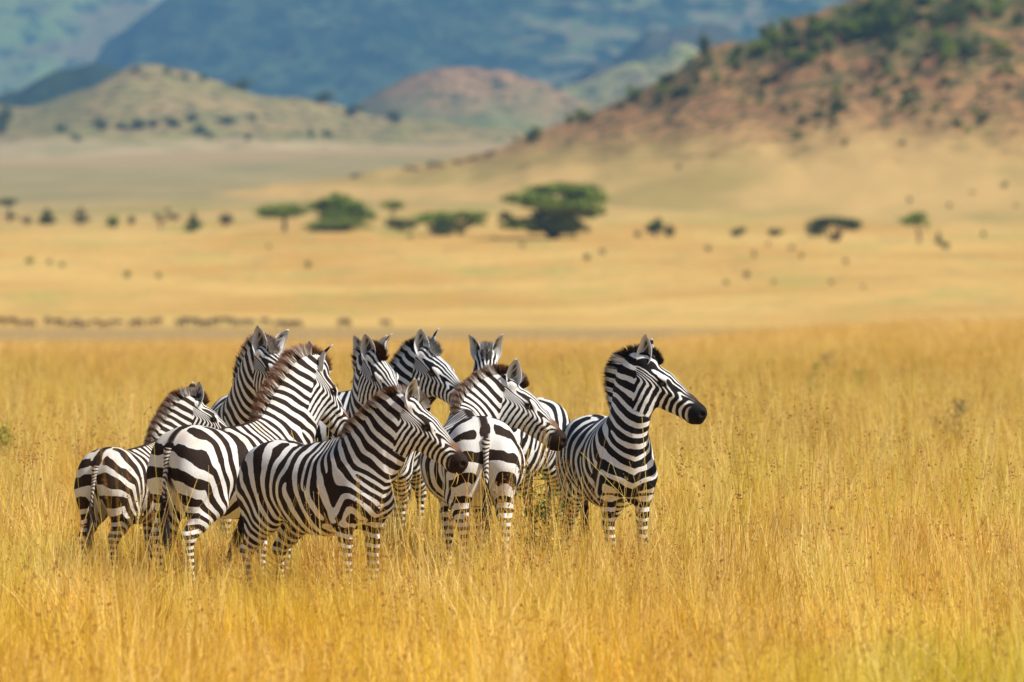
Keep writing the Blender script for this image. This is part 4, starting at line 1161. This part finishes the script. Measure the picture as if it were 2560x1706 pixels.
for i, (px, y, w, h) in enumerate(gl):
    q = hill_site('green_hill', px, y + 3)
    if q is None: continue
    scatter('hillside_tree', HL['green_hill'], 'tree', 'trees on the pale green hill', 0, 0, w * 1.4, h * 1.3, LEAFD, 400 + i, 'hillC', q[0], q[1])

# ------------------------------------------------------------------ herbs and the thorn bush near the herd
def herb(px, d, w, h, seed, label, mat=None, n=260, stems=7, dz=0.0, size=0.02, name='leafy_plant', cat='plant'):
    r = np.random.default_rng(seed)
    x = px2x(px, d); z = float(gz(x, d)) + dz
    root = empty(name, (x, d, z)); tag(root, label, cat)
    VV = []; FF = []; o = 0; L = []
    for i in range(stems):
        a = r.uniform(0, 6.28); tx = math.cos(a) * w * .5 * r.random() ** .6; ty = math.sin(a) * w * .5 * r.random()
        hh = h * r.uniform(.6, 1.0)
        path = np.array([(tx * .1, ty * .1, -.02), (tx * .4, ty * .4, hh * .4), (tx * .75, ty * .75, hh * .75), (tx, ty, hh)]) + r.normal(0, w * .02, (4, 3))
        k = np.linspace(0, 1, 8); pp = np.stack([np.interp(k, np.linspace(0, 1, 4), path[:, q]) for q in range(3)], 1)
        v, f = tube(pp, np.linspace(.006, .002, 8), 5); VV.append(v); FF.append(f + o); o += len(v)
        for b in range(5):
            t = r.uniform(.3, .95); c = np.array([np.interp(t, k, pp[:, q]) for q in range(3)])
            e = c + np.array([r.normal(0, w * .16), r.normal(0, w * .16), r.uniform(0, h * .14)])
            v, f = tube(np.array([c, (c + e) / 2, e]), [.003, .002, .001], 4); VV.append(v); FF.append(f + o); o += len(v)
            m_ = n // (stems * 5)
            L.append(c + (e - c) * r.random((m_, 1)) + r.normal(0, size * 1.4, (m_, 3)))
    mesh_obj('stem', np.concatenate(VV), np.concatenate(FF), BARK, root)
    V, F, tone = leaves(np.concatenate(L), size, r, 1.0)
    mesh_obj('foliage', V, F, mat or LEAFY, root, smooth=False, attrs={'tone': tone})
    return root
herb(1350, 58.2, 0.60, 1.05, 5, 'twiggy thorn bush with sparse green leaves between two zebras', LEAFD, 900, 10, 0.0, 0.017, 'thorn_bush', 'bush')
herb(1935, 150, 0.4, 0.80, 6, 'leafy green plant in the grass, lower left of a group of three on the right', LEAF, 420, 6, 0.0, 0.035)
herb(2032, 165, 0.28, 0.92, 7, 'tall narrow green plant, middle one of three in the grass on the right', LEAF, 380, 4, 0.0, 0.035)
herb(2142, 170, 0.40, 0.86, 8, 'faint green plant, rightmost of three in the grass on the right', LEAFY, 260, 6, 0.0, 0.035)
herb(2072, 215, 0.35, 0.95, 9, 'small dark plant high in the grass behind the three green ones', LEAFG, 260, 5, 0.0, 0.04)
herb(2, 86, 0.3, 0.75, 10, 'green plant cut by the left edge of the photo in the grass', LEAF, 400, 5, 0.1, 0.035)
herb(2372, 110, 0.45, 0.8, 12, 'dull green seeding plant in the grass near the right edge', LEAFG, 400, 6, 0.1, 0.03)

# ------------------------------------------------------------------ wildebeest on the dark strip
def make_wild_mat():
    m = NT('wildebeest_coat')
    pos = m.node('ShaderNodeTexCoord').outputs['Object']
    c = m.mix(m.noise(5, 3, 0.6, pos), (0.10, 0.072, 0.052), (0.16, 0.115, 0.08))
    return m.done(m.bsdf(c, 0.8, 0.1))
WM = make_wild_mat()
def wild_proto(graze, loc, label):
    f = Field((-1.2, -.45, -.05), (1.45, .45, 1.6), 0.04)
    f.bone((-.6, 0, 1.02), (.1, 0, 1.0), .25, .29, .22, .26, k=.08)
    f.bone((.1, 0, 1.0), (.5, 0, 1.08), .29, .30, .26, .22, k=.08)
    nk = (.95, 0, 1.10) if not graze else (.92, 0, .72)
    hd = (1.22, 0, .78) if not graze else (1.05, 0, .22)
    f.bone((.55, 0, 1.12), nk, .22, .13, .13, .09, k=.08)
    f.bone(nk, hd, .12, .075, .08, .06, k=.05)
    f.bone((nk[0] - .05, 0, nk[2] - .12), (nk[0] - .1, 0, nk[2] - .32), .05, .02, .02, .015, k=.05)
    for s in (1, -1):
        f.bone((-.62, s * .13, .85), (-.66, s * .13, .48), .13, .06, .09, .05, k=.06); f.bone((-.66, s * .13, .48), (-.62, s * .13, 0.02), .045, .04, .045, .04, k=.03)
        f.bone((.42, s * .12, .85), (.42, s * .12, .42), .11, .055, .08, .05, k=.06); f.bone((.42, s * .12, .42), (.43, s * .12, .02), .042, .04, .042, .04, k=.03)
    V, F = f.mesh(1)
    root = empty('wildebeest', loc); tag(root, label, 'wildebeest', 'wildebeest grazing in a far row')
    mesh_obj('body', V, F, WM, root)
    for s in (1, -1):
        b = np.array(nk) + (.0, s * .06, .10)
        v, ff = tube(np.array([b, b + (0.02, s * .13, -.02), b + (.02, s * .2, .06), b + (-.02, s * .16, .17)]), [.03, .028, .02, .006], 6)
        mesh_obj('horn', v, ff, BARK, root)
    v, ff = tube(np.array([(-.84, 0, 1.1), (-.92, 0, .9), (-.9, 0, .55), (-.88, 0, .4)]), [.03, .025, .05, .01], 6)
    mesh_obj('tail', v, ff, WM, root)
    return root
WP = []
def wlab(px):
    if px > 900: return 'rightmost single wildebeest of the far row, above the zebra that looks at the camera'
    if px > 800: return 'second wildebeest from the right of the far row'
    if px > 560: return 'wildebeest in the right-hand cluster of the far row, above the highest zebra ears'
    if px > 440: return 'wildebeest in the tight middle cluster of the far row'
    if px > 320: return 'wildebeest in the small group just left of the middle cluster'
    if px > 140: return 'wildebeest in the long low string left of the middle of the far row'
    return 'wildebeest in the cluster at the left end of the far row'
wl = wlab(2)
wr = np.random.default_rng(9)
wpx = [2, 28, 42, 66, 80, 118, 134, 150, 172, 190, 205, 222, 240, 262, 282, 300, 335, 350, 378, 392, 452, 470, 488, 505, 526, 540, 572, 586, 612, 628, 664, 700, 722, 742, 860, 965]
for i, px in enumerate(wpx):
    d = wr.uniform(905, 985)
    x = px2x(px, d); z = float(gz(x, d))
    small = px > 650
    if i < 2:
        WP.append(wild_proto(bool(i), (x, d, z), wl)); o = WP[-1]
    else:
        o = copy_tree(WP[int(wr.random() < 0.45)], (x, d, z), (1, 1, 1), 0, wlab(px), 'wildebeest grazing in a far row')
    o.rotation_euler = (0, 0, wr.choice([0, math.pi]) + wr.normal(0, 0.5))
    s = 0.76 * wr.uniform(.75, 1.08) * (0.8 if px in (205, 222, 240, 262) else 1)
    o.scale = (s, s, s)
# ------------------------------------------------------------------ tall dry grass
def grass_mat():
    m = NT('dry_grass')
    geo = m.node('ShaderNodeNewGeometry')
    pos = geo.outputs['Position']
    tone = m.attr('tone').outputs['Fac']; tt = m.attr('t').outputs['Fac']; seed_ = m.attr('seedhead').outputs['Fac']
    rnd = m.node('ShaderNodeObjectInfo').outputs['Random']
    y = m.node('ShaderNodeSeparateXYZ', {0: pos}).outputs[1]
    pn = m.noise(0.22, 3.0, 0.6, pos); pg = m.noise(0.45, 3.0, 0.6, m.node('ShaderNodeVectorMath', {0: pos, 1: (31, 7, 0)}, operation='ADD').outputs[0])
    pf = m.noise(1.0, 3.0, 0.6, m.node('ShaderNodeVectorMath', {0: pos, 1: (0.13, 0.03, 0)}, operation='MULTIPLY').outputs[0])
    cr = m.node('ShaderNodeValToRGB', {0: tone})
    e = cr.color_ramp
    stops = [(0.0, (0.90, 0.60, 0.16)), (0.22, (0.72, 0.45, 0.08)), (0.45, (0.95, 0.72, 0.28)), (0.60, (0.46, 0.22, 0.06)), (0.70, (0.90, 0.62, 0.13)), (0.82, (0.62, 0.60, 0.08)), (0.93, (0.36, 0.42, 0.05)), (1.0, (0.95, 0.82, 0.52))]
    e.elements[0].position = 0; e.elements[0].color = (*stops[0][1], 1)
    e.elements[1].position = 1; e.elements[1].color = (*stops[-1][1], 1)
    for p_, c_ in stops[1:-1]:
        q = e.elements.new(p_); q.color = (*c_, 1)
    c = cr.outputs[0]
    c = m.mix(m.ramp(pg, 0.44, 0.62, 0, 0.68), c, (0.62, 0.58, 0.10))
    c = m.mix(m.ramp(pn, 0.54, 0.70, 0, 0.32), c, (0.62, 0.34, 0.11))
    c = m.mix(m.ramp(pf, 0.48, 0.64, 0, 0.55), c, (0.48, 0.33, 0.12))
    c = m.mix(m.ramp(m.math('ADD', y, m.math('MULTIPLY', pn, 8)), 62, 52, 0.0, 0.55), c, (0.88, 0.58, 0.06))
    c = m.mix(m.ramp(y, 200, 340, 0.0, 0.5), c, (0.98, 0.66, 0.27))
    p1m = m.noise(1.1, 2.0, 0.5, pos)
    c = m.mix(m.ramp(p1m, 0.52, 0.64, 0, 0.8), c, (0.46, 0.26, 0.055))
    xg = m.node('ShaderNodeSeparateXYZ', {0: pos}).outputs[0]
    c = m.mix(m.math('MULTIPLY', m.ramp(m.math('ADD', y, m.math('MULTIPLY', pg, 6)), 54, 48), m.ramp(m.math('ADD', xg, m.math('MULTIPLY', pn, 1.5)), 1.6, 3.2, 0, 0.5)), c, (0.52, 0.60, 0.05))
    c = m.mix(m.ramp(tt, 0.0, 0.40, 0.40, 0.0), c, (0.30, 0.24, 0.05))      # stems greener near the base, and painted darker there as shade between blades
    c = m.mix(m.ramp(rnd, 0.0, 0.5, 0.65, 0.0, smooth=False), c, (1.0, 0.84, 0.42))
    c = m.mix(m.ramp(rnd, 0.55, 1.0, 0.0, 0.8, smooth=False), c, (0.50, 0.31, 0.06))
    c = m.node('ShaderNodeHueSaturation', {'Saturation': 1.05, 'Value': 1.22, 'Color': c}).outputs[0]
    c = m.mix(seed_, c, m.mix(tone, (0.20, 0.07, 0.03), (0.55, 0.25, 0.10)))
    a = m.bsdf(c, 0.65, 0.25)
    t = m.node('ShaderNodeBsdfTranslucent', {'Color': c}).outputs[0]
    s = m.node('ShaderNodeMixShader', {0: 0.42, 1: a, 2: t}).outputs[0]
    return m.done(s)
GRASS = grass_mat()

def tuft(name, seed, n, rad, h0, h1, wid, lean=0.25, stems=0, sh0=0.7, sh1=1.0, seeds=True):
    r = np.random.default_rng(seed)
    tot = n + stems
    rr = rad * np.sqrt(r.random(tot)); an = r.uniform(0, 6.28, tot)
    B = np.stack([rr * np.cos(an), rr * np.sin(an), np.full(tot, -0.03)], 1)
    isS = np.arange(tot) >= n
    H = np.where(isS, r.uniform(sh0, sh1, tot), h0 + (h1 - h0) * r.random(tot) ** 1.3)
    W = np.where(isS, wid * 0.55, wid * r.uniform(0.6, 1.25, tot))
    la = r.uniform(0, 6.28, tot); lm = np.abs(r.normal(0, lean, tot)) * np.where(isS, 0.55, 1.0)
    d = np.stack([np.cos(la) * lm, np.sin(la) * lm, np.ones(tot)], 1)
    bend = np.stack([np.cos(la) * lm, np.sin(la) * lm, -lm * 0.6], 1) * 0.9
    fa = r.uniform(0, 3.14, tot); side = np.stack([np.cos(fa), np.sin(fa), 0 * fa], 1)
    ks = np.array([0, 0.35, 0.7, 1.0]); V = []
    for k in ks:
        c = B + d * (H * k)[:, None] + bend * (H * k ** 2.2)[:, None]
        w = np.where(isS, W * (1 - 0.4 * k), W * (1 - k ** 1.5 * 0.92))[:, None] * 0.5
        V += [c - side * w, c + side * w]
    V = np.stack(V, 1)          # tot, 8, 3
    base = np.arange(tot)[:, None] * 8
    F = np.concatenate([base + np.array([[2 * i, 2 * i + 1, 2 * i + 3, 2 * i + 2]]) for i in range(3)])
    tone = np.repeat(r.random(tot), 8); t = np.tile(np.repeat(ks, 2), tot)
    VV = [V.reshape(-1, 3)]; FF = [F]; TO = [tone]; TT = [t]; SE = [np.zeros(len(tone))]
    o = tot * 8
    if stems and seeds:
        for i in range(n, tot):
            if r.random() < 0.45: continue
            m_ = int(r.integers(5, 14)); top = V[i, 6] * 0.5 + V[i, 7] * 0.5; mid = V[i, 4] * 0.5 + V[i, 5] * 0.5
            spread = r.uniform(0.006, 0.016); kk = r.random(m_) * r.uniform(0.35, 0.9)
            c = top + (mid - top) * kk[:, None] + r.normal(0, spread, (m_, 3))
            v, f, q = leaves(c, 0.0088, r, 1.0)
            VV.append(v); FF.append(f + o); o += len(v); TO.append(q); TT.append(np.ones(len(q))); SE.append(np.full(len(q), 1.0 if r.random() < 0.75 else 0.25))
    V = np.concatenate(VV)
    me = mesh_obj(name, V, np.concatenate(FF), GRASS, smooth=True, attrs={'tone': np.concatenate(TO), 't': np.concatenate(TT), 'seedhead': np.concatenate(SE)})
    COL.objects.unlink(me)
    return me

gcol = bpy.data.collections.new('grass_tufts')
protos = []
for i in range(9): protos.append(tuft('grass_tuft_%02d' % i, 900 + i, 64, 0.13, 0.16, 0.60, 0.0085, 0.24))                       # 0-8 sward
for i in range(9, 16): protos.append(tuft('grass_tuft_%02d' % i, 900 + i, 16, 0.10, 0.3, 0.70, 0.008, 0.24, 8, 0.52, 0.98))     # 9-15 flowering stems
for i in range(16, 19): protos.append(tuft('grass_tuft_%02d' % i, 900 + i, 6, 0.12, 0.4, 0.8, 0.007, 0.22, 4, 0.85, 1.2, seeds=(i == 17)))      # 16-18 tall stems
for i in range(19, 23): protos.append(tuft('grass_tuft_%02d' % i, 900 + i, 170, 0.8, 0.25, 0.60, 0.014, 0.24, 26, 0.5, 0.85))    # 19-22 for far away
for o in protos: gcol.objects.link(o)

gr = np.random.default_rng(21)
def rows(d0, d1, dens_fn, margin=1.32, add=2.6):
    out = []
    step = 1.0
    d = d0
    while d < d1:
        st = max(1.0, d * 0.01)
        hw = 0.06 * d * margin + add
        n = gr.poisson(2 * hw * st * dens_fn(d))
        out.append(np.stack([gr.uniform(-hw, hw, n), gr.uniform(d, d + st, n)], 1)); d += st
    return np.concatenate(out)
def clumped(P, sc, seed, keep):
    v = vnoise(P[:, 0] * sc + 50, P[:, 1] * sc * 0.7 + 50, seed, 3)
    return P[gr.random(len(P)) < keep(v)]
A = clumped(rows(36, 120, lambda d: 26.0), 1.5, 3, lambda v: np.clip((v - 0.30) * 3.2, 0.10, 1))
A2 = rows(120, 260, lambda d: 14.0 * (120 / d) ** 1.6, 1.9, 4)
B = clumped(rows(38, 120, lambda d: 7.0), 0.5, 5, lambda v: np.clip((v - 0.30) * 2.6, 0.08, 1))
B2 = clumped(rows(120, 260, lambda d: 7.0 * (120 / d) ** 1.3, 1.9, 4), 0.2, 6, lambda v: np.clip((v - 0.3) * 2.6, 0.1, 1))
C_ = rows(42, 160, lambda d: 1.3)
D_ = rows(190, 410, lambda d: 1.6 * (200 / d) ** 1.0, 2.1, 6)
pts = np.concatenate([A, A2, B, B2, C_, D_])
idx = np.concatenate([gr.integers(0, 9, len(A) + len(A2)), gr.integers(9, 16, len(B) + len(B2)), gr.integers(16, 19, len(C_)), gr.integers(19, 23, len(D_))])
scl = gr.uniform(0.75, 1.2, len(pts))
# height varies over the field in low swells of growth
hv = vnoise(pts[:, 0] * 0.35 + 9, pts[:, 1] * 0.12 + 4, 44, 3)
hw_ = vnoise(pts[:, 0] * 1.6 + 40, pts[:, 1] * 0.8 + 14, 45, 2)
scl *= 0.42 + 0.45 * hv + 0.80 * hw_ ** 1.5
nearherd = np.exp(-((pts[:, 0] + 0.9) / 3.2) ** 4 - ((pts[:, 1] - 58.0) / 5.5) ** 4)
scl *= np.where(idx < 16, 1 + (0.08 - 0.26 * sstep(-0.6, -2.0, pts[:, 0])) * nearherd, 1)
# the herd has trampled the sward where it stands, and no stem grows through a body
keep = np.ones(len(pts), bool)
for p in ZEBRAS:
    zx = px2x(p['px'], p['d']); zy = p['d']; a = R(p['yaw'])
    dx = pts[:, 0] - zx; dy = pts[:, 1] - zy
    u = dx * math.cos(a) + dy * math.sin(a); v = -dx * math.sin(a) + dy * math.cos(a)
    inb = (np.abs(u + 0.05) < 0.80 * p['sc']) & (np.abs(v) < 0.34 * p['sc'])
    tall = idx >= 9
    keep &= ~(inb & tall)
    scl = np.where(inb, np.minimum(scl, 0.80 * p['sc']), scl)
    ring = (np.abs(u + 0.05) < 1.1) & (np.abs(v) < 0.7) & (idx >= 16)
    keep &= ~ring
pts, idx, scl = pts[keep], idx[keep], scl[keep]
zz = gz(pts[:, 0], pts[:, 1])
P3 = np.stack([pts[:, 0], pts[:, 1], zz], 1)
me = bpy.data.meshes.new('grass')
me.vertices.add(len(P3)); me.vertices.foreach_set('co', P3.astype(np.float32).ravel())
at = me.attributes.new('pick', 'INT', 'POINT'); at.data.foreach_set('value', idx.astype(np.int32))
at = me.attributes.new('size', 'FLOAT', 'POINT'); at.data.foreach_set('value', scl.astype(np.float32))
rot = np.zeros((len(P3), 3), np.float32); rot[:, 2] = gr.uniform(0, 6.28, len(P3)); rot[:, 0] = gr.normal(0, 0.09, len(P3)); rot[:, 1] = gr.normal(0.03, 0.10, len(P3))
rot[idx >= 19, :2] = 0
at = me.attributes.new('turn', 'FLOAT_VECTOR', 'POINT'); at.data.foreach_set('vector', rot.ravel())
grass = bpy.data.objects.new('grass', me); COL.objects.link(grass)
tag(grass, 'tall dry golden grass covering the plain around the herd', 'grass', kind='stuff')
ng = bpy.data.node_groups.new('grass_field', 'GeometryNodeTree')
ng.interface.new_socket('Geometry', in_out='INPUT', socket_type='NodeSocketGeometry')
ng.interface.new_socket('Geometry', in_out='OUTPUT', socket_type='NodeSocketGeometry')
gi = ng.nodes.new('NodeGroupInput'); go = ng.nodes.new('NodeGroupOutput')
iop = ng.nodes.new('GeometryNodeInstanceOnPoints'); ci = ng.nodes.new('GeometryNodeCollectionInfo')
ci.inputs['Collection'].default_value = gcol
ci.inputs['Separate Children'].default_value = True
ci.inputs['Reset Children'].default_value = True
def named(n, t):
    q = ng.nodes.new('GeometryNodeInputNamedAttribute'); q.data_type = t; q.inputs[0].default_value = n
    return [s for s in q.outputs if s.enabled][0]
ng.links.new(gi.outputs[0], iop.inputs['Points'])
ng.links.new(ci.outputs[0], iop.inputs['Instance'])
iop.inputs['Pick Instance'].default_value = True
ng.links.new(named('pick', 'INT'), iop.inputs['Instance Index'])
ng.links.new(named('turn', 'FLOAT_VECTOR'), iop.inputs['Rotation'])
ng.links.new(named('size', 'FLOAT'), iop.inputs['Scale'])
ng.links.new(iop.outputs[0], go.inputs[0])
md = grass.modifiers.new('grass_field', 'NODES'); md.node_group = ng
print('GRASS tufts', len(P3))
# ------------------------------------------------------------------ the herd
COATS = {
 0: ((0.010, 0.009, 0.010, 1), (0.80, 0.81, 0.82, 1), (0.70, 0.60, 0.46, 1)),
 1: ((0.022, 0.013, 0.009, 1), (0.80, 0.795, 0.78, 1), (0.72, 0.50, 0.30, 1)),
 2: ((0.030, 0.017, 0.010, 1), (0.80, 0.78, 0.74, 1), (0.70, 0.48, 0.28, 1)),
}
zr = np.random.default_rng(5)
for p in ZEBRAS:
    dk, lt, cr = COATS[p['dark']]
    mat = zebra_material('zebra_coat', tuple(dk[:3]), tuple(lt[:3]), tuple(cr[:3]), p['seed'], tipcol=p.get('tip', (0.17, 0.068, 0.024)) if p['dark'] else (0.03, 0.018, 0.012))
    X = px2x(p['px'], p['d']); g = float(gz(X, p['d'])) + p.get('dz', 0)
    p.setdefault('hlam', 0.033)
    zo = build_zebra(p, (X, p['d'], g), R(p['yaw']), p['sc'], mat, p['label'], zr)
    if p['k'] == 'side':
        # a grass stem held in the mouth
        z = zebra_rig(p); pts_ = []
        a = z.H(0.50, -0.045, -0.178)
        v1, f1 = tube(np.array([a, a + (0.02, -0.02, -0.02), a + (0.02, -0.05, -0.07), a + (0.0, -0.07, -0.12)]), [.003, .003, .0025, .001], 5)
        v2, f2 = tube(np.array([a, a + (0.04, -0.02, -0.02), a + (0.06, -0.04, -0.05), a + (0.07, -0.06, -0.08)]), [.003, .003, .0025, .001], 5)
        V = np.concatenate([v1, v2]); F = np.concatenate([f1, f2 + len(v1)])
        M = np.array(Matrix.Translation((X, p['d'], g)) @ Matrix.Rotation(R(p['yaw']), 4, 'Z') @ Matrix.Scale(p['sc'], 4))
        V = V @ M[:3, :3].T + M[:3, 3]
        n_v = len(V)
        o = mesh_obj('grass_stem', V, F, GRASS, attrs={'tone': np.full(n_v, .45), 't': np.full(n_v, .8), 'seedhead': np.zeros(n_v)})
        tag(o, 'short grass stem hanging from the mouth of the nearest zebra', 'grass stem')
